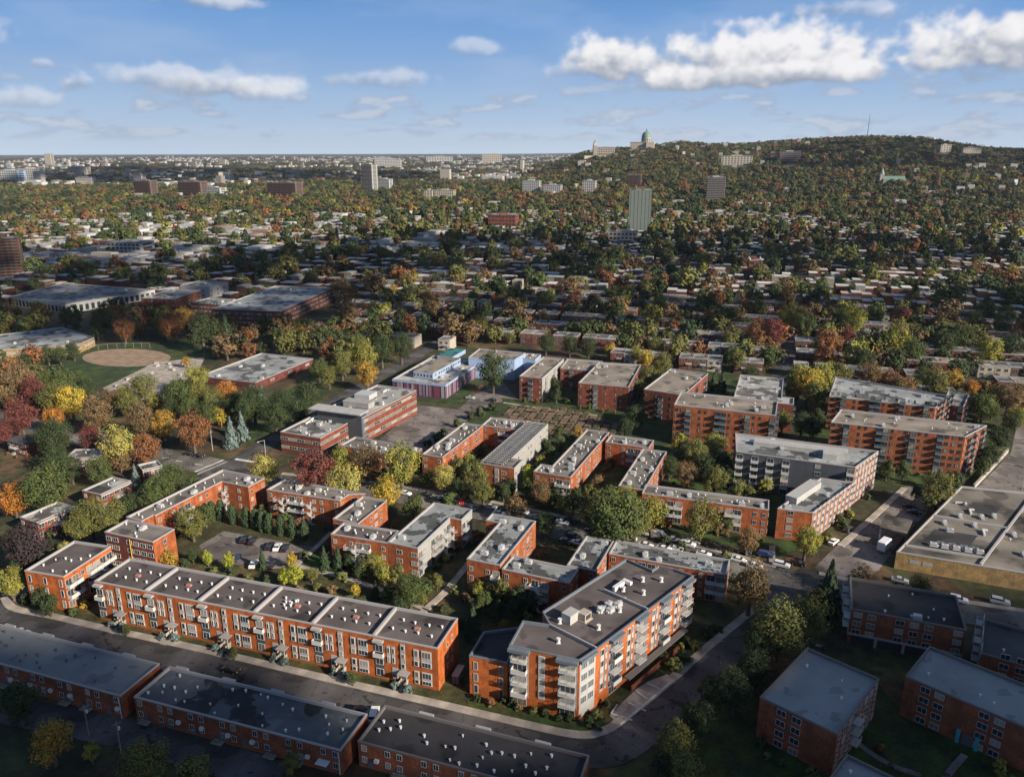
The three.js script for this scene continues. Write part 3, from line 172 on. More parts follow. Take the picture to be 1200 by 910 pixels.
const X={"POLES":[[-88.8,-136.2],[-79.7,-131.3],[-166.0,-260.7],[-96.6,-286.5],[-122.0,-298.4],[-65.7,-331.5],[-36.2,-394.1],[235.6,-363.7],[177.0,-250.0]],"SIGNS":[],"HYDRO":[],"SPEED":[[24.6,-162.8],[26.1,-161.4],[27.4,-160.5]],"CANOPY":[[115.1,-222.2],[121.7,-217.8],[127.7,-227.0],[121.1,-231.4]],"SHED":[[-13.7,-153.0],[-12.4,-152.6],[-11.2,-156.3],[-12.6,-156.8]],"WALL":[[166.9,-260.7],[200.9,-296.5]],"CLER":[[-49.8,-380.8],[-39.5,-376.6],[-27.5,-406.2],[-37.8,-410.4]],"TEAL":[[-41.1,-417.8],[-32.5,-414.5],[-26.3,-430.8],[-34.9,-434.1]],"STAIR":[[-85.7,-312.5],[-62.4,-303.7],[-59.7,-310.9],[-83.0,-319.6]],"PLANTN":[[87.1,-228.9],[89.8,-226.5],[103.3,-241.3],[100.6,-243.7]],"DIG":[-166.1,-358.4],"GARDEN":[[-5.6,-345.7],[34.7,-343.3]],"LOT":[-79.3,-218.1]};
const ZONE={"front":[[-195.2,-172.5],[-125.7,-165.5],[-84.1,-156.6],[-37.1,-142.4],[-7.0,-133.0],[15.2,-126.7],[26.6,-134.7],[40.4,-152.6],[59.1,-175.9],[77.0,-188.3],[97.1,-191.8],[114.5,-184.2],[133.4,-177.8],[186.1,-162.8],[260,120],[-260,120]],"mid":[[-124.1,-627.3],[71.8,-654.3],[275.8,-627.3],[473.6,-654.3],[362.0,-491.7],[219.4,-491.7],[114.8,-516.2],[0.0,-511.1],[-90.4,-475.7]],"hill":[[700,-2300],[1900,-2100],[2300,-3100],[1200,-3300],[700,-2900]],"left":[[-371.9,-506.1],[-312.7,-491.7],[-223.4,-501.2],[-155.0,-516.2],[-111.6,-560.6],[-133.6,-720.3],[-270.9,-929.4],[-474.7,-978.9],[-641.4,-898.9]]};
const SKYCLOUDS=[[0.1183,0.0982,0.0457,0.0337,1],[0.2985,0.091,0.163,0.0424,1],[0.2483,0.076,0.1087,0.0185,1],[0.3495,0.079,0.0924,0.0185,1],[0.5163,0.0941,0.0652,0.0457,1],[0.4634,0.0835,0.038,0.013,0.7],[-0.3313,0.0634,0.0707,0.0185,0.65],[-0.364,0.068,0.0978,0.0196,0.4],[-0.4759,0.063,0.0217,0.0152,0.75],[-0.3854,0.0727,0.0489,0.0152,0.45],[-0.5199,0.0466,0.038,0.0141,0.4],[-0.1511,0.0747,0.0652,0.0174,0.4],[-0.0451,0.1117,0.0272,0.012,0.4],[0.0808,0.0856,0.0326,0.0141,0.4],[-0.3374,0.1504,0.0652,0.0098,0.6],[0.3644,0.1415,0.0598,0.0141,0.4],[0.1928,0.1926,0.163,0.0326,0.8],[-0.2833,0.2046,0.1413,0.0272,0.7],[0.4115,0.1356,0.0163,0.0109,0.3],[-0.5082,0.0824,0.0141,0.0076,0.4],[0.5325,0.109,0.0326,0.0272,0.8]];
// ---------- random numbers and noise
function rng(seed) { let s = seed | 0; return () => { s = (s + 0x6d2b79f5) | 0; let t = Math.imul(s ^ (s >>> 15), 1 | s); t = (t + Math.imul(t ^ (t >>> 7), 61 | t)) ^ t; return ((t ^ (t >>> 14)) >>> 0) / 4294967296; }; }
const hash = (x, y, s) => { let h = Math.imul(x | 0, 374761393) ^ Math.imul(y | 0, 668265263) ^ Math.imul(s | 0, 974634777); h = Math.imul(h ^ (h >>> 13), 1274126177); return ((h ^ (h >>> 16)) >>> 0) / 4294967296; };
const sm = (a, b, x) => { const t = Math.min(1, Math.max(0, (x - a) / (b - a))); return t * t * (3 - 2 * t); };
const mix = (a, b, t) => a + (b - a) * t;
function vnoise(x, y, s, per) { const ix = Math.floor(x), iy = Math.floor(y), fx = x - ix, fy = y - iy, w = (v) => per ? ((v % per) + per) % per : v, u = fx * fx * (3 - 2 * fx), v = fy * fy * (3 - 2 * fy); return mix(mix(hash(w(ix), w(iy), s), hash(w(ix + 1), w(iy), s), u), mix(hash(w(ix), w(iy + 1), s), hash(w(ix + 1), w(iy + 1), s), u), v); }
function fbm(x, y, s, o = 5, per = 0) { let a = 0.5, t = 0, n = 0; for (let i = 0; i < o; i++) { t += a * vnoise(x, y, s + i, per); n += a; a *= 0.52; x *= 2; y *= 2; per *= 2; } return t / n; }

// ---------- the sky: air and clouds over the whole dome
(function buildSky() {
  const Wd = 4096, Ht = 2048, data = new Float32Array(Wd * Ht * 4);
  const list = SKYCLOUDS.map((c) => [...c]), r = rng(77);
  for (let i = 0; i < 90; i++) {
    const a = r() * Math.PI * 2 - Math.PI; if (Math.abs(a) < 0.62) continue;
    const e = 0.03 + r() * r() * 0.5; list.push([a, e, (0.03 + r() * 0.14), (0.012 + r() * 0.03), 0.4 + r() * 0.6]);
  }
  for (let i = 0; i < 26; i++) { const a = r() * 1.24 - 0.62, e = 0.2 + r() * 0.6; list.push([a, e, 0.05 + r() * 0.15, 0.02 + r() * 0.04, 0.4 + r() * 0.6]); }
  const rows = new Map();
  for (const c of list) { const lo = Math.floor(((c[1] - c[3] * 2.2) / Math.PI + 0.5) * Ht), hi = Math.ceil(((c[1] + c[3] * 2.4) / Math.PI + 0.5) * Ht); for (let y = lo; y <= hi; y++) { if (!rows.has(y)) rows.set(y, []); rows.get(y).push(c); } }
  for (let j = 0; j < Ht; j++) {
    const el = ((j + 0.5) / Ht - 0.5) * Math.PI, e = Math.max(0, el), sy = Math.sin(e);
    for (let i = 0; i < Wd; i++) {
      const lon = ((i + 0.5) / Wd - 0.5) * 2 * Math.PI;           // direction x = cos(lon), z = sin(lon)
      let az = lon + Math.PI / 2; if (az > Math.PI) az -= 2 * Math.PI; // azimuth from -z
      const o = (j * Wd + i) * 4;
      const cs = Math.cos(lon) * Math.cos(e) * sunDir.x + sy * sunDir.y + Math.sin(lon) * Math.cos(e) * sunDir.z;
      const t1 = 1 - Math.exp(-Math.pow(e / 0.10, 1.3)), t2 = 1 - Math.exp(-Math.max(0, e - 0.14) / 0.22);
      let R = mix(mix(0.34, 0.055, t1), 0.024, t2), G = mix(mix(0.42, 0.185, t1), 0.058, t2), B = mix(mix(0.51, 0.43, t1), 0.13, t2);
      const halo = Math.pow(Math.max(0, cs), 12) * 0.3 + Math.pow(Math.max(0, cs), 3) * 0.04;
      R += halo * 0.9; G += halo * 0.85; B += halo * 0.75;
      if (el > 0) {
        // thin far layers low over the horizon
        const wr = fbm(az * 9, e * 60, 301, 3) - 0.5;
        const st = fbm(az * 24 + wr, e * 105 + wr * 1.5, 311, 6);
        const band = sm(0.004, 0.014, e) * (1 - sm(0.05, 0.10, e));
        const m1 = sm(0.50, 0.66, st) * band * 0.8, top1 = sm(0.60, 0.72, st) * band;
        R = mix(R, mix(0.235, 0.36, top1), m1); G = mix(G, mix(0.29, 0.40, top1), m1); B = mix(B, mix(0.385, 0.47, top1), m1);
        const veil = sm(0.45, 0.75, fbm(az * 7, e * 26, 331, 5)) * 0.2 * sm(0.01, 0.05, e);
        R = mix(R, 0.33, veil); G = mix(G, 0.39, veil); B = mix(B, 0.50, veil);
        const near = rows.get(j);
        if (near) for (const [ca, ce, ra, re, k] of near) {
          let da = az - ca; if (da > Math.PI) da -= 2 * Math.PI; if (da < -Math.PI) da += 2 * Math.PI;
          if (Math.abs(da) > ra * 2.1) continue;
          const u = da / ra, v = (el - ce) / re, seed = 400 + Math.round((ca + 4) * 977);
          const q = fbm(da * 26 + 50, (el - ce) * 34 + 50, seed, 6) - 0.5, q2 = fbm(da * 90, (el - ce) * 110, seed + 9, 4) - 0.5;
          const vv = v < 0 ? v * 1.5 : v;
          const d = 1.08 - Math.sqrt(u * u * 0.85 + vv * vv) + q * 1.6 + q2 * 0.5 - (v < -0.62 ? (-0.62 - v) * 1.6 : 0);
          const al = sm(0.06, 0.62, d) * k * sm(0, 0.5, 1.55 - Math.abs(u)) * sm(0, 0.5, 1.9 - Math.abs(v));
          if (al <= 0) continue;
          const lit = sm(-0.55, 0.6, v + q * 1.3 + q2 * 0.8 + u * 0.2);
          R = mix(R, mix(0.19, 0.60, lit), al); G = mix(G, mix(0.225, 0.59, lit), al); B = mix(B, mix(0.29, 0.60, lit), al);
        }
      }
      data[o] = R * 0.88; data[o + 1] = G * 0.88; data[o + 2] = B * 0.88; data[o + 3] = 1;
    }
  }
  const t = new THREE.DataTexture(data, Wd, Ht, THREE.RGBAFormat, THREE.FloatType);
  t.mapping = THREE.EquirectangularReflectionMapping; t.magFilter = t.minFilter = THREE.LinearFilter; t.needsUpdate = true;
  scene.background = t; scene.environment = t;
})();

// ================= helpers =================
const used = new Map();
function numbered(n) { const k = used.get(n) ?? 0; used.set(n, k + 1); return k ? n + '_' + String(k).padStart(3, '0') : n; }
function tag(o, label, category, group) { o.userData.label = label; o.userData.category = category; if (group) o.userData.group = group; return o; }
function mesh(name, geo, m, parent) { const o = new THREE.Mesh(geo, m); o.name = name; o.castShadow = o.receiveShadow = true; parent.add(o); return o; }
function struct(name, geo, m) { const o = mesh(numbered(name), geo, m, scene); o.userData.kind = 'structure'; return o; }
function thing(name, label, category, x, y, z, ry = 0, group) { const o = new THREE.Group(); o.name = numbered(name); o.position.set(x, y, z); o.rotation.y = ry; scene.add(o); return tag(o, label, category, group); }
const bx = (w, h, d, x = 0, y = 0, z = 0) => { const g = new THREE.BoxGeometry(w, h, d).translate(x, y, z), u = g.attributes.uv, D = [[d, h], [d, h], [w, d], [w, d], [w, h], [w, h]]; for (let i = 0; i < 24; i++) { const q = D[i >> 2]; u.setXY(i, u.getX(i) * q[0] + w * 3.7 + x, u.getY(i) * q[1] + h * 2.3 + z); } return g; };
const cy = (r0, r1, h, n, x = 0, y = 0, z = 0) => new THREE.CylinderGeometry(r0, r1, h, n).translate(x, y, z);
const mg = (a) => mergeGeometries(a.map((g) => { const q = g.index ? g.toNonIndexed() : g; for (const k of Object.keys(q.attributes)) if (!['position', 'normal', 'uv'].includes(k)) q.deleteAttribute(k); return q; }));
const cache = new Map(); const memo = (k, f) => { if (!cache.has(k)) cache.set(k, f()); return cache.get(k); };

// ---------- textures: grain and patches only
function tex(n, metres, f) { const d = new Uint8Array(n * n * 4); for (let y = 0; y < n; y++) for (let x = 0; x < n; x++) { const c = f(x / n, y / n, x, y), o = (y * n + x) * 4; for (let k = 0; k < 3; k++) d[o + k] = Math.max(0, Math.min(255, (Array.isArray(c) ? c[k] : c) * 255)); d[o + 3] = 255; } const t = new THREE.DataTexture(d, n, n); t.wrapS = t.wrapT = THREE.RepeatWrapping; t.magFilter = THREE.LinearFilter; t.minFilter = THREE.LinearMipmapLinearFilter; t.colorSpace = THREE.SRGBColorSpace; t.repeat.set(1 / metres, 1 / metres); t.needsUpdate = true; return t; }
const TX = {
  brick: tex(512, 14, (u, v, x, y) => { const c = hash(Math.floor(x / 8 + (Math.floor(y / 3) % 2) * 0.5), Math.floor(y / 3), 5); return 0.80 + (c - 0.5) * 0.26 + (fbm(u * 8, v * 8, 21, 5, 8) - 0.5) * 0.42 + (fbm(u * 40, v * 3, 25, 3, 40) - 0.5) * 0.16; }),
  clad: tex(256, 9, (u, v, x, y) => 0.86 + (fbm(u * 6, v * 6, 31, 4, 6) - 0.5) * 0.14 - (y % 42 < 1 ? 0.12 : 0)),
  gravel: tex(1024, 34, (u, v) => { const a = fbm(u * 5, v * 5, 41, 6, 5), b = hash(Math.floor(u * 1024), Math.floor(v * 1024), 42), s = sm(0.6, 0.74, fbm(u * 7, v * 7, 47, 4, 7)); return 0.80 + (a - 0.5) * 0.45 + (b - 0.5) * 0.14 - s * 0.24; }),
  membrane: tex(1024, 40, (u, v) => { const a = fbm(u * 6, v * 6, 51, 6, 6), s = sm(0.56, 0.62, fbm(u * 8 + 0.3, v * 8, 57, 6, 8)), w = sm(0.62, 0.7, fbm(u * 9, v * 9, 63, 4, 9)), seam = (u * 40) % 2.5 < 0.07 ? 0.05 : 0; return 0.80 + (a - 0.5) * 0.4 - s * 0.36 + w * 0.12 - seam; }),
  asphalt: tex(1024, 36, (u, v) => { const a = fbm(u * 6, v * 6, 71, 6, 6), b = hash(Math.floor(u * 1024), Math.floor(v * 1024), 72), p = sm(0.57, 0.59, fbm(u * 6, v * 6, 77, 3, 6)), cr = Math.abs(fbm(u * 9, v * 9, 81, 4, 9) - 0.5) < 0.008 ? 0.24 : 0, o = sm(0.7, 0.74, fbm(u * 22, v * 22, 85, 3, 22)); return 0.80 + (a - 0.5) * 0.45 + (b - 0.5) * 0.14 - p * 0.16 - cr - o * 0.28; }),
  grass: tex(1024, 30, (u, v) => { const a = fbm(u * 8, v * 8, 91, 6, 8), b = fbm(u * 60, v * 60, 95, 2, 60), d = sm(0.52, 0.7, fbm(u * 5, v * 5, 99, 5, 5)); const k = 0.7 + (a - 0.5) * 0.7 + (b - 0.5) * 0.35; return [k * (0.86 + d * 0.32), k * (0.92 + d * 0.03), k * (0.72 + d * 0.1)]; }),
  earth: tex(1024, 90, (u, v) => { const a = fbm(u * 8, v * 8, 111, 6, 8), b = fbm(u * 50, v * 50, 115, 3, 50), d = sm(0.48, 0.66, fbm(u * 6, v * 6, 119, 5, 6)), k = 0.62 + (a - 0.5) * 0.7 + (b - 0.5) * 0.5; return [k * (0.86 + d * 0.42), k * (0.95 + d * 0.08), k * (0.66 + d * 0.22)]; }),
  plain: tex(1024, 50, (u, v) => 0.86 + (fbm(u * 9, v * 9, 161, 6, 9) - 0.5) * 0.2 - sm(0.66, 0.7, fbm(u * 14, v * 14, 165, 4, 14)) * 0.12 - ((u * 50) % 3 < 0.06 ? 0.04 : 0)),
  concrete: tex(512, 12, (u, v) => 0.86 + (fbm(u * 6, v * 6, 131, 6, 6) - 0.5) * 0.35 - ((u * 12) % 1.5 < 0.06 ? 0.1 : 0)),
  stained: tex(1024, 60, (u, v) => { const a = fbm(u * 7, v * 7, 141, 6, 7), s = sm(0.53, 0.7, fbm(u * 4, v * 4, 147, 6, 4)), q = sm(0.6, 0.66, fbm(u * 5 + 3, v * 5, 149, 5, 5)); return 0.85 + (a - 0.5) * 0.5 - s * 0.38 - q * 0.22; }),
};
const lin = (r, g, b) => new THREE.Color().setRGB(r, g, b);
const M = (r, g, b, map, rough = 0.9, o = {}) => new THREE.MeshStandardMaterial({ color: lin(r, g, b), map: map ?? null, roughness: rough, ...o });
const MAT = {
  orange: M(0.56, 0.135, 0.022, TX.brick), orange2: M(0.43, 0.115, 0.034, TX.brick), orange3: M(0.38, 0.115, 0.042, TX.brick), red: M(0.25, 0.065, 0.036, TX.brick), darkred: M(0.22, 0.055, 0.04, TX.brick), brickdark: M(0.17, 0.055, 0.035, TX.brick), brick: M(0.34, 0.10, 0.045, TX.brick),
  pink: M(0.52, 0.20, 0.13, TX.brick), yellow: M(0.42, 0.27, 0.11, TX.brick), maroon: M(0.16, 0.04, 0.035, TX.brick), brown: M(0.17, 0.10, 0.075, TX.brick),
  white: M(0.52, 0.51, 0.495, TX.clad, 0.6), palegrey: M(0.41, 0.40, 0.385, TX.clad, 0.7), slateblue: M(0.18, 0.205, 0.24, TX.clad, 0.5), greyclad: M(0.085, 0.095, 0.115, TX.clad, 0.5), bluewhite: M(0.36, 0.49, 0.74, TX.clad, 0.6), cream: M(0.52, 0.46, 0.38, TX.clad, 0.8), greenclad: M(0.165, 0.20, 0.185, TX.clad, 0.7), purple: M(0.13, 0.07, 0.20, TX.clad, 0.6), magenta: M(0.24, 0.06, 0.12, TX.clad, 0.6), rose: M(0.33, 0.21, 0.27, TX.clad, 0.6),
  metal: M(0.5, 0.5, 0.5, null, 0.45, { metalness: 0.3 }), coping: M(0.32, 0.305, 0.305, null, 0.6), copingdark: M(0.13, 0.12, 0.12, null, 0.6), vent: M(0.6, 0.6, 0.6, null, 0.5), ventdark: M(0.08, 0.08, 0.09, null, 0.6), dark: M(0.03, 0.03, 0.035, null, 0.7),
  glass: M(0.03, 0.04, 0.05, null, 0.12), blind: M(0.26, 0.25, 0.23, null, 0.4), curtain: M(0.14, 0.12, 0.11, null, 0.3), glassblue: M(0.09, 0.12, 0.14, null, 0.12), frame: M(0.47, 0.46, 0.445, null, 0.6), framedark: M(0.1, 0.1, 0.11, null, 0.6), teal: M(0.05, 0.24, 0.22, TX.membrane, 0.6), copper: M(0.12, 0.20, 0.17, null, 0.6), solar: M(0.05, 0.07, 0.12, null, 0.12), stone: M(0.42, 0.38, 0.32, TX.concrete, 0.9), wood: M(0.13, 0.09, 0.06, null, 0.9), bark: M(0.09, 0.07, 0.055, null, 0.95), pole: M(0.24, 0.21, 0.18, null, 0.9), red2: M(0.55, 0.05, 0.03, null, 0.5), yellowpipe: M(0.6, 0.36, 0.04, null, 0.6), orangemark: M(0.75, 0.4, 0.08, null, 0.7), turquoise: M(0.05, 0.30, 0.36, null, 0.6), awning: M(0.62, 0.64, 0.66, null, 0.6),
};
const ROOF = { gravel: M(0.15, 0.122, 0.12, TX.gravel), gravel2: M(0.23, 0.205, 0.185, TX.gravel), gravel3: M(0.34, 0.29, 0.24, TX.gravel), membrane: M(0.40, 0.42, 0.43, TX.membrane), white: M(0.52, 0.51, 0.495, TX.membrane), slate: M(0.25, 0.265, 0.275, TX.plain), slate2: M(0.15, 0.16, 0.175, TX.membrane), slatebright: M(0.30, 0.31, 0.33, TX.membrane), black: M(0.055, 0.05, 0.055, TX.gravel), charcoal: M(0.09, 0.09, 0.095, TX.stained), pale: M(0.36, 0.375, 0.39, TX.plain), concrete: M(0.235, 0.205, 0.175, TX.stained), hip: M(0.09, 0.085, 0.085, TX.gravel), whiteblack: M(0.6, 0.6, 0.6, TX.membrane) };
const GROUND = { asphalt: M(0.13, 0.12, 0.122, TX.asphalt), asphaltpale: M(0.22, 0.20, 0.18, TX.asphalt), asphalt2: M(0.28, 0.24, 0.225, TX.asphalt), grass: M(0.068, 0.115, 0.024, TX.grass), grassdry: M(0.13, 0.115, 0.05, TX.grass), clay: M(0.36, 0.255, 0.175, TX.concrete), soil: M(0.115, 0.083, 0.066, TX.earth), concrete: M(0.46, 0.40, 0.345, TX.concrete), paint: M(0.75, 0.74, 0.70, TX.concrete), earth: M(0.105, 0.095, 0.055, TX.earth) };

// ================= terrain =================
function terr(x, z) {
  if (z > -200) return 0;
  const d = Math.hypot(x, z), a = Math.atan2(x, -z); let h = 0;
  for (let i = 0; i + 1 < RIDGE.length; i++) if (a >= RIDGE[i][0] && a <= RIDGE[i + 1][0]) { const [a0, h0] = RIDGE[i], [a1, h1] = RIDGE[i + 1]; h = mix(h0, h1, (a - a0) / (a1 - a0)); }
  return h * sm(1500, 3600, d) * (1 - 0.75 * sm(3700, 5600, d));
}
(function ground() {
  const rings = [0], azs = []; for (let d = 30; d < 17000; d *= 1.07) rings.push(d);
  for (let a = -Math.PI; a < -0.8; a += 0.16) azs.push(a); for (let a = -0.8; a <= 0.8; a += 0.0125) azs.push(a); for (let a = 0.8; a < Math.PI; a += 0.16) azs.push(a); azs.push(Math.PI);
  const P = [], U = [], I = [], n = azs.length;
  for (const d of rings) for (const a of azs) { const x = d * Math.sin(a), z = -d * Math.cos(a); P.push(x, terr(x, z), z); U.push(x, z); }
  for (let i = 0; i + 1 < rings.length; i++) for (let j = 0; j + 1 < n; j++) { const q = i * n + j; I.push(q, q + 1, q + n, q + 1, q + n + 1, q + n); }
  const g = new THREE.BufferGeometry(); g.setAttribute('position', new THREE.Float32BufferAttribute(P, 3)); g.setAttribute('uv', new THREE.Float32BufferAttribute(U, 2)); g.setIndex(I); g.computeVertexNormals();
  struct('ground', g, GROUND.earth);
})();
function flat(pts, y) { const s = new THREE.Shape(pts.map(([x, z]) => new THREE.Vector2(x, -z))), g = new THREE.ShapeGeometry(s); g.rotateX(-Math.PI / 2); g.translate(0, y, 0); const p = g.attributes.position, u = g.attributes.uv; for (let i = 0; i < p.count; i++) u.setXY(i, p.getX(i), p.getZ(i)); return g; }
function smoothLine(pts, n = 5) { if (pts.length < 3) return pts; const c = new THREE.CatmullRomCurve3(pts.map(([x, z]) => new THREE.Vector3(x, 0, z)), false, 'centripetal'); return c.getPoints((pts.length - 1) * n).map((p) => [p.x, p.z]); }
function ribbon(pts, w, y, thick = 0) {
  const P = [], U = [], I = []; let s = 0; const n = pts.length;
  for (let i = 0; i < n; i++) {
    const a = pts[Math.max(0, i - 1)], b = pts[Math.min(n - 1, i + 1)], dx = b[0] - a[0], dz = b[1] - a[1], L = Math.hypot(dx, dz) || 1, nx = -dz / L * w / 2, nz = dx / L * w / 2;
    if (i) s += Math.hypot(pts[i][0] - pts[i - 1][0], pts[i][1] - pts[i - 1][1]);
    const l = [pts[i][0] - nx, pts[i][1] - nz], r = [pts[i][0] + nx, pts[i][1] + nz];
    P.push(l[0], y, l[1], r[0], y, r[1]); U.push(s, 0, s, w);
    if (thick) { P.push(l[0], y - thick, l[1], r[0], y - thick, r[1]); U.push(s, -thick, s, w + thick); }
  }
  const k = thick ? 4 : 2;
  for (let i = 0; i + 1 < n; i++) { const a = i * k, b = a + k; I.push(a, a + 1, b, a + 1, b + 1, b); if (thick) { I.push(a, b, a + 2, b, b + 2, a + 2, a + 1, a + 3, b + 1, a + 3, b + 3, b + 1); } }
  const g = new THREE.BufferGeometry(); g.setAttribute('position', new THREE.Float32BufferAttribute(P, 3)); g.setAttribute('uv', new THREE.Float32BufferAttribute(U, 2)); g.setIndex(I);
  const q = g.toNonIndexed(); q.computeVertexNormals(); return q;
}
AREAS.forEach(([n, m, pts], i) => struct(n, flat(pts, 0.012 + i * 0.004), GROUND[m]));
const roadLines = ROADS.map(([n, w, pts], i) => { const l = smoothLine(pts); struct(n, ribbon(l, w, 0.11 + i * 0.004), i === 2 || i === 3 ? GROUND.asphaltpale : GROUND.asphalt); return [l, w]; });
const walkLines = WALKS.map(([n, w, pts], i) => { const l = smoothLine(pts); struct(n, ribbon(l, w, 0.24 + i * 0.004, 0.3), i > 10 ? GROUND.asphalt2 : GROUND.concrete); return [l, w]; });
MARKS.forEach(([pts, w], i) => struct('road_marking', ribbon(pts, w, 0.155 + i * 0.003 + (i > 5 ? 0.13 : 0)), GROUND.paint));
X.SPEED.forEach(([x, z], i) => struct('road_marking', bx(0.9, 0.03, 0.5, x, 0.15, z), MAT.orangemark));

// ================= buildings =================
const eye = camera.position;
function offsetPoly(pts, d) { // positive d goes outwards
  const n = pts.length, out = [];
  for (let i = 0; i < n; i++) {
    const a = pts[(i + n - 1) % n], b = pts[i], c = pts[(i + 1) % n];
    const l1 = Math.hypot(b[0] - a[0], b[1] - a[1]), l2 = Math.hypot(c[0] - b[0], c[1] - b[1]);
    const n1 = [-(b[1] - a[1]) / l1, (b[0] - a[0]) / l1], n2 = [-(c[1] - b[1]) / l2, (c[0] - b[0]) / l2], k = 1 + n1[0] * n2[0] + n1[1] * n2[1];
    out.push([b[0] + (n1[0] + n2[0]) * d / Math.max(k, 0.3), b[1] + (n1[1] + n2[1]) * d / Math.max(k, 0.3)]);
  }
  return out;
}
const inPoly = (x, z, pl) => { let r = false; for (let i = 0, j = pl.length - 1; i < pl.length; j = i++) { const [x1, z1] = pl[i], [x2, z2] = pl[j]; if ((z1 > z) !== (z2 > z) && x < (x2 - x1) * (z - z1) / (z2 - z1) + x1) r = !r; } return r; };
function quads(list) { const P = [], U = [], N = []; for (const [a, b, c, d, u] of list) { const e1 = [b[0] - a[0], b[1] - a[1], b[2] - a[2]], e2 = [d[0] - a[0], d[1] - a[1], d[2] - a[2]]; let n = [e1[1] * e2[2] - e1[2] * e2[1], e1[2] * e2[0] - e1[0] * e2[2], e1[0] * e2[1] - e1[1] * e2[0]]; const L = Math.hypot(...n) || 1; n = n.map((v) => v / L); for (const k of [0, 1, 2, 0, 2, 3]) { P.push(...[a, b, c, d][k]); U.push(...u[k]); N.push(...n); } } const g = new THREE.BufferGeometry(); g.setAttribute('position', new THREE.Float32BufferAttribute(P, 3)); g.setAttribute('normal', new THREE.Float32BufferAttribute(N, 3)); g.setAttribute('uv', new THREE.Float32BufferAttribute(U, 2)); return g; }
function ringGeo(outer, inner, y0, y1) { const q = [], n = outer.length; for (let i = 0; i < n; i++) { const a = outer[i], b = outer[(i + 1) % n], c = inner[(i + 1) % n], d = inner[i], L = Math.hypot(b[0] - a[0], b[1] - a[1]); const uv = [[0, 0], [L, 0], [L, 1], [0, 1]]; q.push([[a[0], y0, a[1]], [b[0], y0, b[1]], [b[0], y1, b[1]], [a[0], y1, a[1]], uv]); q.push([[a[0], y1, a[1]], [b[0], y1, b[1]], [c[0], y1, c[1]], [d[0], y1, d[1]], uv]); q.push([[c[0], y0 - 0.5, c[1]], [d[0], y0 - 0.5, d[1]], [d[0], y1, d[1]], [c[0], y1, c[1]], uv]); } return quads(q); }

// pieces shared by all facades
const winFrame = (w, h, k) => memo(`wf${w}|${h}|${k}`, () => { const t = 0.065, a = [bx(w, t, 0.14, 0, h / 2 - t / 2), bx(w, t, 0.18, 0, -h / 2 + t / 2), bx(t, h - 2 * t, 0.14, -w / 2 + t / 2), bx(t, h - 2 * t, 0.14, w / 2 - t / 2)]; for (let i = 1; i < k; i++) a.push(bx(t * 0.8, h - 2 * t, 0.12, -w / 2 + w * i / k)); return mg(a); });
const winPane = (w, h) => memo(`wp${w}|${h}`, () => bx(w - 0.11, h - 0.11, 0.06));
const winBoth = (w, h, k) => memo(`wb${w}|${h}|${k}`, () => { const p = [winFrame(w, h, k), winPane(w, h).toNonIndexed()], g = mergeGeometries(p, true); return g; });
const geoBox = (w, h, d) => memo(`b${w}|${h}|${d}`, () => bx(w, h, d));
const slabGeo = (w, d) => memo(`sl${w}|${d}`, () => bx(w, 0.16, d, 0, 0, d / 2));
const railGeo = (w, d, solid) => memo(`ra${w}|${d}|${solid}`, () => { const a = [bx(w, 0.07, 0.07, 0, 1.05, d - 0.05), bx(0.07, 0.07, d - 0.1, -w / 2 + 0.04, 1.05, d / 2), bx(0.07, 0.07, d - 0.1, w / 2 - 0.04, 1.05, d / 2)]; if (solid) a.push(bx(w - 0.02, 0.85, 0.05, 0, 0.52, d - 0.05), bx(0.05, 0.85, d - 0.12, -w / 2 + 0.04, 0.52, d / 2), bx(0.05, 0.85, d - 0.12, w / 2 - 0.04, 0.52, d / 2)); else { const n = Math.max(3, Math.round(w / 0.3)); for (let i = 0; i <= n; i++) a.push(bx(0.045, 1.0, 0.045, -w / 2 + 0.04 + (w - 0.08) * i / n, 0.55, d - 0.05)); for (const s of [-1, 1]) for (let i = 1; i < 4; i++) a.push(bx(0.045, 1.0, 0.045, s * (w / 2 - 0.04), 0.55, d * i / 4)); } return mg(a); });
const ventGeo = memo('vent', () => mg([cy(0.17, 0.2, 0.45, 8, 0, 0.22), cy(0.3, 0.3, 0.24, 8, 0, 0.52)]));
const ventSmall = memo('vents', () => mg([cy(0.15, 0.17, 0.35, 6, 0, 0.17), cy(0.25, 0.22, 0.14, 6, 0, 0.4)]));
const hvacGeo = memo('hvac', () => mg([bx(1.9, 0.9, 1.3, 0, 0.6), bx(2.1, 0.12, 1.5, 0, 0.1), cy(0.45, 0.45, 0.12, 10, 0.4, 1.1), bx(0.6, 0.5, 0.7, -1.25, 0.42)]));
const ductGeo = memo('duct', () => mg([bx(2.6, 0.5, 0.55, 0, 0.5), bx(0.55, 0.7, 0.55, -1.3, 0.35), bx(0.55, 0.9, 0.6, 1.4, 0.55), bx(0.6, 0.5, 1.5, 1.4, 0.75, 0.5)]));

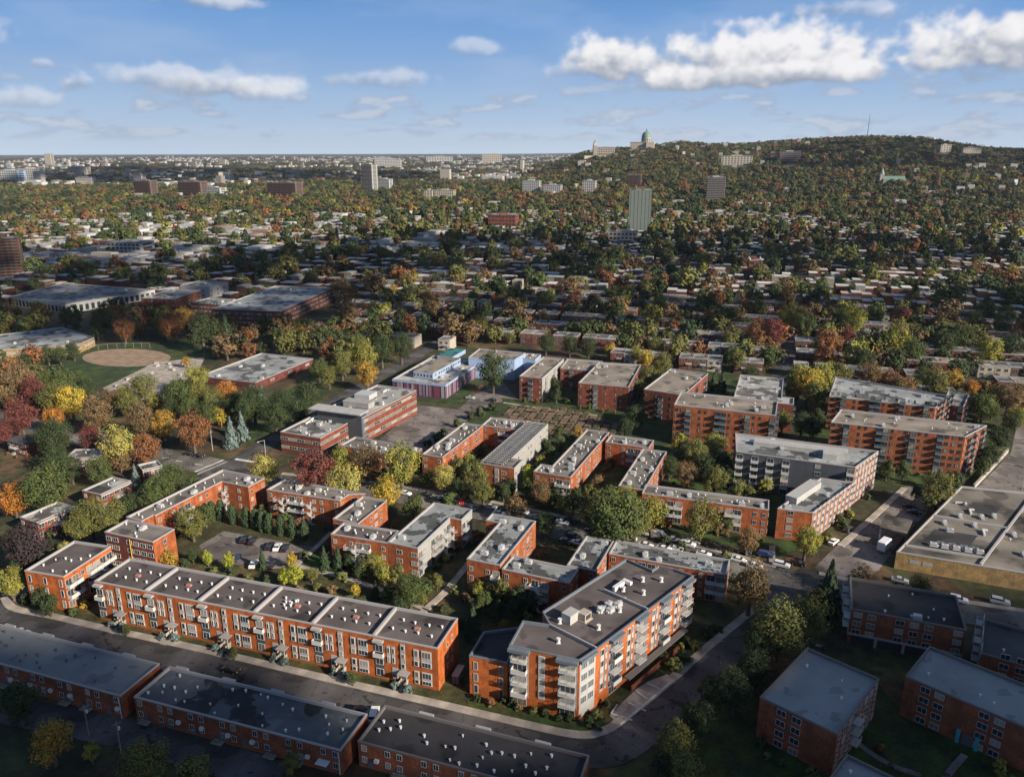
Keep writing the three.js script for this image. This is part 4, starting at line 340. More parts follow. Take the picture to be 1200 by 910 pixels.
const rGlass = rng(2024), anyGlass = () => { const t = rGlass(); return t < 0.62 ? MAT.glass : t < 0.82 ? MAT.curtain : MAT.blind; };
class Edge {
  constructor(b, i) { const pl = b.pl, n = pl.length; this.b = b; this.a = pl[i]; const c = pl[(i + 1) % n]; this.L = Math.hypot(c[0] - this.a[0], c[1] - this.a[1]); this.d = [(c[0] - this.a[0]) / this.L, (c[1] - this.a[1]) / this.L]; this.n = [-this.d[1], this.d[0]]; this.ry = Math.atan2(-this.d[1], this.d[0]); const m = [(this.a[0] + c[0]) / 2 + b.x, (this.a[1] + c[1]) / 2 + b.z]; const q = Math.hypot(m[0], m[1]); this.face = (-m[0] * this.n[0] - m[1] * this.n[1]) / q; }
  put(name, geo, m, s, y, off = 0, parent = this.b.g) { if (Array.isArray(m) && m[1] === MAT.glass) m = [m[0], anyGlass()]; const o = mesh(name, geo, m, parent); if (parent === this.b.g) { o.position.set(this.a[0] + this.d[0] * s + this.n[0] * off, y, this.a[1] + this.d[1] * s + this.n[1] * off); o.rotation.y = this.ry; } else o.position.set(s, y, off); return o; }
  win(s, y, w, h, k = 2, fr = MAT.frame, gl = MAT.glass) { if (gl === MAT.glass) gl = anyGlass(); if (this.b.near) { const o = this.put('window', winFrame(w, h, k), fr, s, y, 0.05); mesh('pane', winPane(w, h), gl, o).position.z = -0.01; return o; } return this.put('window', winBoth(w, h, k), [fr, gl], s, y, 0.05); }
  balcony(s, y, w, d, solid, m = MAT.frame, rm) { const o = this.put('balcony', slabGeo(w, d), m, s, y, 0.01); mesh('railing', railGeo(w, d, solid), rm ?? m, o); return o; }
  panel(s, y0, y1, w, m, t = 0.12, name = 'cladding_panel') { return this.put(name, geoBox(w, +(y1 - y0).toFixed(2), t), m, s, (y0 + y1) / 2, t / 2 + 0.004); }
}
// pattern letters: w small window, W wide window, t tall window, b balcony with glazed door, B solid white balcony, g dark glazed balcony, s pale strip of windows, d door, D dark ribbon
function facade(e, pat, o) {
  const { nf, y0 = 1.0, fh, fr = MAT.frame, gl = MAT.glass } = o, n = pat.length, sw = e.L / n;
  for (let i = 0; i < n; i++) {
    const s = (i + 0.5) * sw, c = pat[i]; if (c === '.') continue;
    if (c === 's') { e.panel(s, 0.4, nf * fh + y0 - 0.5, Math.min(2.1, sw * 0.58), MAT.palegrey); }
    for (let f = 0; f < nf; f++) {
      const y = y0 + f * fh;
      if (c === 'w') e.win(s, y + 0.75, 1.15, 1.4, 2, fr, gl);
      else if (c === 'W') e.win(s, y + 0.75, Math.min(1.9, sw - 0.3), 1.4, 2, fr, gl);
      else if (c === 'v') e.win(s, y + 0.75, 0.7, 1.3, 1, fr, gl);
      else if (c === 't') e.win(s, y + 0.6, 1.0, 2.1, 1, fr, gl);
      else if (c === 's') e.put('window', winBoth(1.4, 1.3, 2), [fr, gl], s, y + 0.75, 0.19);
      else if (c === 'r') e.win(s, y + 0.7, +(sw - 0.25).toFixed(2), 1.25, 3, fr, gl);
      else if (c === 'd') { if (f === 0) e.panel(s, 0.1, 2.4, 1.2, MAT.framedark, 0.1, 'door'); else e.win(s, y + 0.75, 1.15, 1.4, 2, fr, gl); }
      else if (c === 'b' || c === 'B' || c === 'g') {
        e.win(s, y + 0.45, Math.min(2.2, sw - 0.4), 2.05, 2, c === 'g' ? MAT.framedark : fr, gl);
        if (f > 0 || c === 'g') e.balcony(s, y - 0.72, Math.min(3.4, +(sw * 0.96).toFixed(2)), c === 'g' ? 1.2 : 1.5, c !== 'b', c === 'g' ? MAT.palegrey : MAT.frame, c === 'g' ? MAT.glassblue : null);
      }
    }
  }
}
function roofBits(b, o) {
  const r = rng(Math.round(Math.abs(b.x * 31 + b.z * 17)) + 3), inner = offsetPoly(b.pl, -1.3), xs = inner.map((p) => p[0]), zs = inner.map((p) => p[1]), y = b.h - 0.7;
  const e0 = new Edge(b, 0), place = (name, geo, m, x, z, ry, parent = b.g) => { const v = mesh(name, geo, m, parent); v.position.set(x, y, z); v.rotation.y = ry; return v; };
  const spot = (t = 30) => { for (let i = 0; i < t; i++) { const x = mix(Math.min(...xs), Math.max(...xs), r()), z = mix(Math.min(...zs), Math.max(...zs), r()); if (inPoly(x, z, inner)) return [x, z]; } return null; };
  const pts = [], free = (x, z, d) => pts.every((p) => Math.hypot(p[0] - x, p[1] - z) > d) && (pts.push([x, z]), true);
  for (let i = 0; i < (o.hvac ?? 0); i++) { const p = spot(); if (p && free(p[0], p[1], 3)) place('rooftop_unit', hvacGeo, MAT.metal, p[0], p[1], e0.ry + (r() < 0.5 ? 0 : Math.PI / 2)); }
  for (let i = 0; i < (o.duct ?? 0); i++) { const p = spot(); if (p && free(p[0], p[1], 3)) place('duct', ductGeo, MAT.vent, p[0], p[1], e0.ry + (r() < 0.5 ? 0 : Math.PI / 2)); }
  for (let i = 0; i < (o.vents ?? 0); i++) { const p = spot(); if (p && free(p[0], p[1], 1.7)) place('roof_vent', r() < 0.7 ? ventGeo : ventSmall, o.vm ?? MAT.vent, p[0], p[1], r() * 6); }
}
const OR = { front: 0, right: 1, back: 2, left: 3 };
const STY = {
  terrace: { wall: MAT.brick, nf: 2, fh: 2.7, y0: 1.2, pats: ['w.ww.w', '....', 'w.W', '...'], vents: 34 },
  gallery: { wall: MAT.orange, nf: 3, fh: 3.1, y0: 1.4, pats: ['t.', 'BBwBB', '.', 't.t'], vents: 10 },
  redblock: { wall: MAT.darkred, mats: [0, MAT.orange2], nf: 4, fh: 2.6, y0: 0.9, pats: ['WW.WW', '.w', 'W', '..'], vents: 5, hvac: 2 },
  walkup: { wall: MAT.orange2, nf: 3, fh: 2.8, y0: 1.0, pats: ['w.wBB.w', 'w.wW', 'w.wW', 'w.w.'], slot: 2.7, vents: 0.085, hvac: 0.015 },
  greyside: { wall: MAT.orange2, mats: [0, MAT.palegrey], nf: 3, fh: 2.8, y0: 1.0, pats: ['.W', 'bw.bb.wbw', 'wW', 'w.w'], vents: 14, hvac: 2 },
  solar: { wall: MAT.orange2, mats: [0, MAT.palegrey], nf: 3, fh: 2.8, y0: 1.2, pats: ['..sW', 'w.w.w.w', 'wW', 'w.w'] },
  annex: { wall: MAT.orange, nf: 3, fh: 3.0, y0: 1.3, pats: ['t.t.t', 't.t', 'W.', 't.'] },
  ribbon: { wall: MAT.red, nf: 2, fh: 3.6, y0: 1.6, pats: ['r', 'r', 'r', 'r'], slot: 4.2, vents: 6, hvac: 4, duct: 3 },
  piers: { wall: MAT.orange2, mats: [0, MAT.pink], nf: 4, fh: 2.55, y0: 0.9, pats: ['.W.', 's', 'W.', 'w.'], slot: 2.4, slotR: 3.2, vents: 3, hvac: 3 },
  greyclad: { wall: MAT.greyclad, mats: [0, MAT.pink, 0, MAT.orange3], nf: 5, fh: 2.75, y0: 1.1, pats: ['B.B.B.B...W...', 's', '.', '..'], slotR: 3.0, vents: 4, hvac: 3, duct: 2 },
  apt6: { wall: MAT.orange3, nf: 6, fh: 2.7, y0: 1.2, pats: ['wwg.vv.ggv.wgvv.gw', 'vgvgv', 'w', 'w.'], slot: 2.3, vents: 9, hvac: 4, fr: 'framedark' },
  redbalc: { wall: MAT.red, nf: 4, fh: 2.85, y0: 1.1, pats: ['v.vg.v.v', 'v.gv.v', 'v', 'v.'], slot: 2.4, vents: 3, hvac: 3, fr: 'framedark' },
  whiteflank: { wall: MAT.red, mats: [0, MAT.palegrey], nf: 4, fh: 2.75, y0: 1.1, pats: ['v.g.v', 'w.bw.w', 'w', 'v.'], slot: 2.4, vents: 3, hvac: 1 },
  striped: { wall: MAT.purple, nf: 2, fh: 3.2, y0: 1.2, pats: ['', '', '', ''], vents: 4, hvac: 3 },
  blue: { wall: MAT.bluewhite, nf: 1, fh: 3, y0: 5.0, pats: ['....w', '...', '.', '..'], vents: 2, hvac: 1 },
  yellow: { wall: MAT.yellow, nf: 1, fh: 3, y0: 2.2, pats: ['', '', '', '.w..w.'], vents: 6, hvac: 9, duct: 4 },
  yellow2: { wall: MAT.yellow, nf: 1, fh: 3, y0: 2.2, pats: ['r', 'r', '.', '.'], slot: 4, vents: 4, hvac: 5 },
  darkhouse: { wall: MAT.brick, nf: 4, fh: 2.5, y0: 0.4, pats: ['.WW.', 'wWWbwWW', 'W', 'b.w'], slot: 2.9, vents: 3 },
  garage: { wall: MAT.brick, nf: 3, fh: 2.4, y0: 2.6, pats: ['WW.W', 'W', 'W', 'bW'], slot: 3, vents: 6, hvac: 1 },
  duplex: { wall: MAT.red, nf: 2, fh: 2.8, y0: 1.0, pats: ['WdW', 'w.', 'w', 'w.'], slot: 2.6, vents: 2 },
  maroon: { wall: MAT.maroon, nf: 1, fh: 3, y0: 1.4, pats: ['r...', '...r', '.', '.'], slot: 4, vents: 4, hvac: 4 },
  hall: { wall: MAT.white, nf: 1, fh: 4, y0: 2.0, pats: ['D', 'D', '.', '.'], slot: 4, vents: 5, hvac: 2 },
  school: { wall: MAT.darkred, nf: 3, fh: 3.1, y0: 1.3, pats: ['W', 'W', 'W', 'W'], slot: 2.8, vents: 6, hvac: 4 },
  plainwhite: { wall: MAT.white, nf: 2, fh: 3.5, y0: 2, pats: ['..W', 'W.', '.', '.'], slot: 4, vents: 3, hvac: 2 },
};
const fit = (pat, L, slot) => { const n = Math.max(1, Math.round(L / slot)); let s = ''; for (let i = 0; i < n; i++) s += pat[i % pat.length]; return s; };
const footprints = [];
const blds = BLD.map((d) => {
  const cx = d.p.reduce((a, q) => a + q[0], 0) / d.p.length, cz = d.p.reduce((a, q) => a + q[1], 0) / d.p.length;
  const b = { ...d, x: cx, z: cz, pl: d.p.map(([x, z]) => [x - cx, z - cz]), near: Math.hypot(cx, cz) < 330 };
  b.g = thing(d.n, d.l, d.n.replace(/_/g, ' ').split(' ').slice(-2).join(' '), cx, 0, cz);
  footprints.push(d.p);
  const S = STY[d.s] ?? { wall: MAT.orange, nf: 3, fh: 3.1, y0: 1.3, pats: ['', '', '', ''] };
  const n = b.pl.length, edges = b.pl.map((_, i) => new Edge(b, i)), byMat = new Map();
  let area = 0; for (let i = 0; i < n; i++) { const [x1, z1] = b.pl[i], [x2, z2] = b.pl[(i + 1) % n]; area += (x1 * z2 - x2 * z1) / 2; } area = Math.abs(area);
  edges.forEach((e, i) => {
    let k = Math.round(((edges[0].ry - e.ry) * -1) / (Math.PI / 2)); k = ((k % 4) + 4) % 4; e.side = k; // 0 front, 1 right, 2 back, 3 left
    const m = (S.mats && S.mats[k]) || S.wall, a = e.a, c = b.pl[(i + 1) % n], h = b.h - 0.28;
    if (!byMat.has(m)) byMat.set(m, []);
    byMat.get(m).push([[a[0], -0.3, a[1]], [c[0], -0.3, c[1]], [c[0], h, c[1]], [a[0], h, a[1]], [[0, 0], [e.L, 0], [e.L, h], [0, h]]]);
  });
  for (const [m, q] of byMat) mesh('wall', quads(q), m, b.g);
  const out = offsetPoly(b.pl, 0.06), inn = offsetPoly(b.pl, -0.3), dark = ['pale', 'charcoal', 'black'].includes(d.roof);
  if (d.roof === 'hip') {
    const ev = offsetPoly(b.pl, 0.5), q = [], c1 = [(ev[0][0] * 0.62 + ev[1][0] * 0.38 + ev[3][0] * 0.62 + ev[2][0] * 0.38) / 2, (ev[0][1] * 0.62 + ev[1][1] * 0.38 + ev[3][1] * 0.62 + ev[2][1] * 0.38) / 2], c2 = [(ev[0][0] * 0.38 + ev[1][0] * 0.62 + ev[3][0] * 0.38 + ev[2][0] * 0.62) / 2, (ev[0][1] * 0.38 + ev[1][1] * 0.62 + ev[3][1] * 0.38 + ev[2][1] * 0.62) / 2];
    const v = (p, y) => [p[0], y, p[1]], y = b.h - 0.3, t = b.h + 1.7, uv = [[0, 0], [6, 0], [6, 4], [0, 4]];
    q.push([v(ev[0], y), v(ev[1], y), v(c2, t), v(c1, t), uv], [v(ev[2], y), v(ev[3], y), v(c1, t), v(c2, t), uv], [v(ev[1], y), v(ev[2], y), v(c2, t), v(c2, t), uv], [v(ev[3], y), v(ev[0], y), v(c1, t), v(c1, t), uv]);
    const rf = mesh('roof', quads(q), ROOF.hip, b.g); mesh('chimney', bx(0.8, 1.8, 0.6, c1[0], t, c1[1]), MAT.red, rf);
  } else {
    mesh('roof', flat(inn, b.h - 0.7), ROOF[d.roof], b.g);
    mesh('parapet', ringGeo(out, inn, b.h - 0.32, b.h), d.s === 'corner' || d.s === 'annex' ? MAT.slateblue : dark ? MAT.copingdark : MAT.coping, b.g);
    if (d.roof === 'whiteblack') { const p = [inn[0], [(inn[0][0] + inn[1][0]) / 2, (inn[0][1] + inn[1][1]) / 2], [(inn[3][0] + inn[2][0]) / 2, (inn[3][1] + inn[2][1]) / 2], inn[3]]; mesh('roof_patch', flat(p, b.h - 0.69), ROOF.black, b.g); }
  }
  edges.forEach((e, i) => {
    if (e.face < -0.2 || e.L < 2.5 || !S.pats[e.side] || ['row', 'corner'].includes(d.s)) return;
    const o = { ...S, fr: MAT[S.fr ?? 'frame'], nf: d.s === 'ribbon' && b.h > 10 ? 3 : S.nf };
    if (S.pats[e.side] === 'D') { const k = Math.round(e.L / 4.5); for (let j = 0; j < k; j++) e.panel((j + 0.5) * e.L / k, 0.8, 5.2, 2.6, MAT.glass, 0.08, 'window'); return; }
    facade(e, fit(S.pats[e.side], e.L, (e.side === 1 && S.slotR) || S.slot || 2.6), o);
  });
  const cnt = (v) => (v === undefined ? 0 : v < 1 ? Math.round(v * area) : v);
  if (!['row', 'corner'].includes(d.s)) roofBits(b, { vents: cnt(S.vents), hvac: cnt(S.hvac), duct: S.duct, vm: ['black', 'slate2', 'gravel', 'gravel2'].includes(d.roof) ? MAT.vent : d.roof === 'slate' || d.roof === 'membrane' ? MAT.ventdark : MAT.vent });
  b.edges = edges; return b;
});
const bld = (s, k = 0) => blds.filter((b) => b.s === s)[k];

// ---------- the long rowhouse block: six units, each with balcony bay, narrow windows, pale stair strip with canopy, wide bays
(function rowhouse() {
  const b = bld('row'), e = b.edges[0], er = b.edges[1], U = e.L / 6, y = b.h - 0.7;
  const steps = memo('steps', () => { const a = []; for (let i = 0; i < 6; i++) a.push(bx(1.5, 0.2 * (6 - i), 0.34, 0, 0.1 * (6 - i), 0.2 + i * 0.34)); a.push(bx(0.08, 0.9, 2.2, -0.8, 1.2, 1.2), bx(0.08, 0.9, 2.2, 0.8, 1.2, 1.2)); return mg(a); });
  for (let k = 0; k < 6; k++) {
    const s0 = k * U;
    // balcony bay
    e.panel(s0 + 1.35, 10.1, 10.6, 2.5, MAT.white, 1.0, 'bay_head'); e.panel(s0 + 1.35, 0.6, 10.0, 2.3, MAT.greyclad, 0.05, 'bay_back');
    e.balcony(s0 + 1.35, 6.3, 2.5, 1.0, true, MAT.frame);
    for (const yy of [8.3, 4.9, 1.9]) e.put('window', winBoth(1.9, 1.9, 2), [MAT.frame, MAT.glass], s0 + 1.35, yy, 0.12);
    // narrow slots
    for (const q of [3.7, 4.9]) { e.panel(s0 + q, 4.8, 9.4, 0.85, MAT.white, 0.08); e.put('window', winBoth(0.6, 1.5, 1), [MAT.frame, MAT.glass], s0 + q, 8.2, 0.14); e.put('window', winBoth(0.6, 1.5, 1), [MAT.frame, MAT.glass], s0 + q, 5.8, 0.14); }
    e.panel(s0 + 5.2, 0.8, 3.8, 1.5, MAT.white, 0.08); e.put('window', winBoth(1.2, 1.4, 1), [MAT.frame, MAT.glass], s0 + 5.2, 1.6, 0.14);
    // stair strip, canopy, door and steps
    e.panel(s0 + 7.3, 3.4, 10.6, 1.15, MAT.palegrey, 0.16, 'stair_strip'); for (const yy of [4.8, 7.4, 9.6]) e.put('window', winBoth(0.9, 1.2, 1), [MAT.frame, MAT.glass], s0 + 7.3, yy, 0.22);
    e.panel(s0 + 7.6, 1.2, 3.3, 1.1, MAT.framedark, 0.1, 'door');
    const cn = e.put('canopy', geoBox(2.6, 0.16, 1.9), MAT.palegrey, s0 + 7.7, 3.45, 0.97); mesh('post', geoBox(0.14, 3.3, 0.14), MAT.frame, cn).position.set(1.1, -1.7, 0.8);
    e.put('front_steps', steps, MAT.stone, s0 + 7.6, 0, 0.05);
    // wide bays
    for (const [q, w] of [[10.6, 1.25], [13.1, 2.5]]) { e.panel(s0 + q, 5.4, 9.9, w, MAT.white, 0.1); e.put('window', winBoth(+(w - 0.25).toFixed(2), 1.7, w > 2 ? 3 : 1), [MAT.frame, MAT.glass], s0 + q, 8.8, 0.16); e.put('window', winBoth(+(w - 0.25).toFixed(2), 1.3, w > 2 ? 3 : 1), [MAT.frame, MAT.glass], s0 + q, 6.2, 0.16); e.panel(s0 + q, 0.7, 4.2, w, MAT.white, 0.1); e.put('window', winBoth(+(w - 0.25).toFixed(2), 1.5, w > 2 ? 3 : 1), [MAT.frame, MAT.glass], s0 + q, 3.3, 0.16); e.put('window', winBoth(+(w - 0.25).toFixed(2), 1.0, w > 2 ? 3 : 1), [MAT.frame, MAT.glass], s0 + q, 1.4, 0.16); }
    // roof: dividing wall, vents, hatch
    const at = (s, t) => [e.a[0] + e.d[0] * s - e.n[0] * t, e.a[1] + e.d[1] * s - e.n[1] * t];
    if (k) { const p = at(s0, 6.1), w = mesh('dividing_wall', geoBox(0.55, 1.0, 11.6), MAT.coping, b.g); w.position.set(p[0], y + 0.45, p[1]); w.rotation.y = e.ry; }
    const r = rng(k + 5);
    for (let i = 0; i < 4; i++) for (const t of [4.1, 8.0]) { const p = at(s0 + 2.6 + i * 3.3 + (t > 5 ? 0.9 : 0) + r() * 0.4, t + r() * 0.4), v = mesh('roof_vent', ventGeo, MAT.vent, b.g); v.position.set(p[0], y, p[1]); }
    if (k !== 2) { const p = at(s0 + 8.3, 6.1), h = mesh('roof_hatch', geoBox(1.3, 0.5, 0.9), M(0.34, 0.16, 0.12), b.g); h.position.set(p[0], y + 0.25, p[1]); h.rotation.y = e.ry; }
    if (k === 3) for (let i = 0; i < 6; i++) { const p = at(s0 + 4.5 + r() * 3, 5.4 + r() * 3), v = mesh('roof_vent', ventGeo, MAT.vent, b.g); v.position.set(p[0], y, p[1]); }
    // path from the pavement
    const p0 = at(s0 + 7.6, -2.3), p1 = at(s0 + 7.5, -4.6), P0 = [p0[0] + b.x, p0[1] + b.z], P1 = [p1[0] + b.x, p1[1] + b.z];
    struct('front_path', ribbon([P0, P1], 1.5, 0.2, 0.25), GROUND.concrete);
  }
  for (const yy of [3, 5.8, 8.6]) for (const q of [5.5, 8.2]) er.win(q, yy, 0.8, 1.3, 1);
})();

// ---------- the five storey corner building
(function corner() {
  const b = bld('corner'), E = b.edges, fh = 2.9, y0 = 1.4;
  const stack = (e, s, w, solid = true) => { e.panel(s, 2.6, b.h - 0.9, w + 0.5, MAT.palegrey, 0.06); for (let f = 1; f < 5; f++) { e.put('window', winBoth(+(w - 0.3).toFixed(2), 2.0, 3), [MAT.frame, MAT.glass], s, y0 + f * fh + 0.3, 0.12); const o = e.balcony(s, y0 + f * fh - 0.85, w, 1.5, solid && f % 2 === 1, MAT.frame); o.position.x += e.n[0] * 0.06; o.position.z += e.n[1] * 0.06; } e.put('window', winBoth(+(w - 0.3).toFixed(2), 2.0, 3), [MAT.frame, MAT.glass], s, 1.5, 0.12); };
  const strip = (e, s, w = 1.1) => { e.panel(s, 3.2, b.h - 1.0, w, MAT.white, 0.1); for (let f = 1; f < 5; f++) e.put('window', winBoth(+(w - 0.2).toFixed(2), 1.5, 1), [MAT.frame, MAT.glass], s, y0 + f * fh + 0.3, 0.16); };
  const cornice = (e, s, w, d = 1.2) => e.put('cornice', geoBox(w, 0.7, d), MAT.slateblue, s, b.h - 0.55, d / 2 + 0.07);
  const blue = (e, s, w) => e.panel(s, 1.0, b.h - 0.9, w, MAT.slateblue, 0.16);
  let e = E[0]; stack(e, 2.5, 3.4); blue(e, 0.4, 0.7); strip(e, 7.4, 1.5); stack(e, 13.3, 3.6, false); cornice(e, 2.4, 4.8); cornice(e, 13.2, 4.8);
  e = E[1]; e.panel(e.L / 2, 0.5, b.h - 0.9, e.L - 0.4, MAT.white, 0.08); for (let f = 1; f < 5; f++) { e.put('window', winBoth(1.8, 1.7, 3), [MAT.frame, MAT.glassblue], 1.5, y0 + f * fh + 0.3, 0.14); e.put('window', winBoth(1.8, 1.7, 3), [MAT.frame, MAT.glassblue], 3.8, y0 + f * fh + 0.3, 0.14); } cornice(e, e.L / 2, e.L, 0.7);
  e = E[2]; const n = 4, Q = e.L / n;
  for (let k = 0; k < n; k++) { strip(e, k * Q + 2.2, 1.3); strip(e, k * Q + 3.7, 0.7); stack(e, k * Q + 6.6, 3.2, k % 2 === 0); blue(e, k * Q + 9.1, 1.1); cornice(e, k * Q + 7.2, 4.8, 1.1); }
  e.put('entrance_canopy', geoBox(26, 0.3, 1.6), MAT.copingdark, 23, 2.9, 1.6); e.put('garden_wall', geoBox(26, 1.5, 0.3), MAT.red, 23, 0.75, 2.9);
  e = E[8]; facade(E[8], fit('w.W.', E[8].L, 2.8), { nf: 5, fh, y0 });
  const y = b.h - 0.7, e2 = E[2], at = (s, t) => [e2.a[0] + e2.d[0] * s - e2.n[0] * t, e2.a[1] + e2.d[1] * s - e2.n[1] * t];
  const wall = (p, q) => { const L = Math.hypot(q[0] - p[0], q[1] - p[1]), w = mesh('dividing_wall', bx(L, 0.9, 0.35), MAT.coping, b.g); w.position.set((p[0] + q[0]) / 2, y + 0.4, (p[1] + q[1]) / 2); w.rotation.y = Math.atan2(-(q[1] - p[1]), q[0] - p[0]); };
  wall(at(0.4, 0.3), b.pl[9]); wall(at(20.5, 0.3), at(20.5, 13));
  for (const [s, t] of [[3, 12.5], [-3, 8], [7, 4.5], [16, 5], [26, 5], [31, 8.5], [34, 5], [24, 9.5], [13, 8.6]]) { const p = at(s, t), v = mesh('roof_vent', memo('bigvent', () => mg([cy(0.32, 0.36, 0.9, 10, 0, 0.45), cy(0.5, 0.42, 0.35, 10, 0, 1.0), bx(0.9, 0.12, 0.9, 0, 0.06)])), MAT.vent, b.g); v.position.set(p[0], y, p[1]); }
  const unit = (name, geo, m, s, t, dy = 0) => { const p = at(s, t), v = mesh(name, geo, m, b.g); v.position.set(p[0], y + dy, p[1]); v.rotation.y = e2.ry; return v; };
  unit('stair_housing', bx(3.4, 2.3, 2.6, 0, 1.15, 0), MAT.white, 5.5, 11.4);
  const ac = unit('air_handler', mg([bx(2.4, 1.8, 2.2, 0, 1.1, 0), bx(2.9, 0.2, 2.8, 0, 0.12, 0)]), MAT.cream, 8.0, 9.3); mesh('grille', bx(1.8, 1.2, 0.06, 0, 1.15, 1.13), MAT.dark, ac);
  unit('duct', mg([bx(4.2, 0.9, 0.9, 0, 0.7, 0), bx(1.0, 0.8, 2.4, 2.4, 0.9, 0.8), bx(0.8, 1.2, 0.8, -1.9, 0.6, 0)]), MAT.vent, 24.5, 11.2);
  for (let i = 0; i < 4; i++) unit('rooftop_unit', hvacGeo, MAT.metal, 13.2 + i * 1.5, 8.3 - (i % 2) * 1.6);
  unit('conduit', bx(9, 0.18, 0.5, 0, 0.09, 0), MAT.coping, 17.5, 7.5);
})();

// ---------- outside stairs and curved galleries behind the walk-ups
const spiral = memo('spiral', () => { const a = [cy(0.08, 0.08, 8.2, 6, 0, 4.1)]; for (let i = 0; i < 42; i++) { const t = i * 0.42, g = bx(1.15, 0.06, 0.34, 0.6, 0.3 + i * 0.18, 0); g.rotateY(-t); a.push(g); if (i % 2 === 0) { const p = bx(0.04, 0.95, 0.04, 1.15, 0.75 + i * 0.18, 0); p.rotateY(-t); a.push(p); } } return mg(a); });
for (const [ph, list] of [['the walk-up behind the columnar evergreens', [[0, 7.5, 2.4], [0, 18, 2.4]]], ['the long narrow wing by the crossroads', [[3, 3, 2.2]]], ['the brown-roofed walk-up', [[0, 9, 2.4]]], ['the grey-walled walk-up', [[1, 14, 2.3], [1, 18.5, 2.2]]], ['the low grey-roofed wing', [[0, 11.5, 2.4]]], ['the small corner block with white galleries', [[1, 11.5, 1.6]]]]) {
  const b = blds.find((q) => q.ph === ph);
  for (const [i, s, off] of list) { const e = b.edges[i]; e.put('spiral_stair', spiral, MAT.frame, s, 0, off); for (const yy of [3.2, 6.0]) e.balcony(s - 2.6, yy, 3.2, 1.8, false, MAT.frame); }
}
// ---------- solar collectors in rows on their roof
(function solar() {
  const b = bld('solar'), L = Math.hypot(b.pl[4][0] - b.pl[3][0], b.pl[4][1] - b.pl[3][1]), e = b.edges[3], y = b.h - 0.7;
  const fr = memo('colframe', () => { const g = mg([bx(2.6, 0.1, 1.75)]); g.rotateX(0.75); return mg([g, bx(0.06, 1.0, 0.06, -0.9, -0.1, -0.45), bx(0.06, 1.0, 0.06, 0.9, -0.1, -0.45), bx(2.4, 0.07, 0.07, 0, 0.5, -0.5), bx(2.4, 0.09, 0.09, 0, -0.5, 0.5)]); });
  const gl = memo('colglass', () => { const g = mg([bx(0.92, 0.03, 1.15, -0.56, 0.08, 0), bx(0.92, 0.03, 1.15, 0.56, 0.08, 0)]); g.rotateX(0.75); return g; });
  const e0 = b.edges[5];
  for (let j = 0; j < 25; j++) for (let i = 0; i < 3; i++) { const s = 2.2 + j * 1.85, t = 1.7 + i * 2.75; if (s > e0.L - 1) continue; const p = [e0.a[0] + e0.d[0] * s - e0.n[0] * t, e0.a[1] + e0.d[1] * s - e0.n[1] * t]; const o = mesh('solar_collector', fr, MAT.vent, b.g); o.position.set(p[0], y + 0.6, p[1]); o.rotation.y = e0.ry - Math.PI / 2; mesh('glass', gl, MAT.solar, o); }
})();
// ---------- striped school: coloured vertical panels and windows, clerestory, teal roof
(function school() {
  const b = bld('striped'), cols = [MAT.purple, MAT.rose, MAT.magenta, MAT.purple, MAT.palegrey, MAT.magenta, MAT.rose], r = rng(9);
  for (const i of [0, 1]) { const e = b.edges[i], n = Math.round(e.L / 0.8); for (let k = 0; k < n; k++) { const s = (k + 0.5) * e.L / n, w = +(e.L / n - 0.04).toFixed(2); if (i === 1 ? k % 3 === 1 : k % 5 === 2) { e.panel(s, 0.5, 6.2, w, MAT.glass, 0.06, 'window'); } else e.panel(s, 0.3, 6.3, w, cols[(k * 5 + Math.floor(r() * 3)) % 7], 0.1); } e.panel(e.L / 2, 6.32, 7.15, e.L, MAT.bluewhite, 0.22, 'fascia'); }
  const poly = (pts, y0, y1, wm, rm, nm) => { const q = pts.map(([x, z]) => [x - b.x, z - b.z]), l = []; for (let i = 0; i < q.length; i++) { const a = q[i], c = q[(i + 1) % q.length], L = Math.hypot(a[0] - c[0], a[1] - c[1]); l.push([[a[0], y0, a[1]], [c[0], y0, c[1]], [c[0], y1, c[1]], [a[0], y1, a[1]], [[0, 0], [L, 0], [L, y1 - y0], [0, y1 - y0]]]); } const w = mesh(nm, quads(l), wm, b.g); mesh('roof', flat(q, y1), rm, w); return { pl: q, w }; };
  const c = poly(X.CLER, 7.0, 10.4, MAT.bluewhite, ROOF.gravel3, 'clerestory'); poly(X.TEAL, 6.8, 9, MAT.bluewhite, MAT.teal, 'teal_wing');
  for (const i of [0, 1]) { const p = c.pl, fake = { pl: p, x: b.x, z: b.z, g: b.g, near: false }, e = new Edge(fake, i), n = Math.round(e.L / 2); for (let k = 0; k < n; k++) e.put('window', winBoth(1.1, 1.5, 1), [MAT.frame, MAT.glass], (k + 0.5) * e.L / n, 8.9, 0.05); }
})();
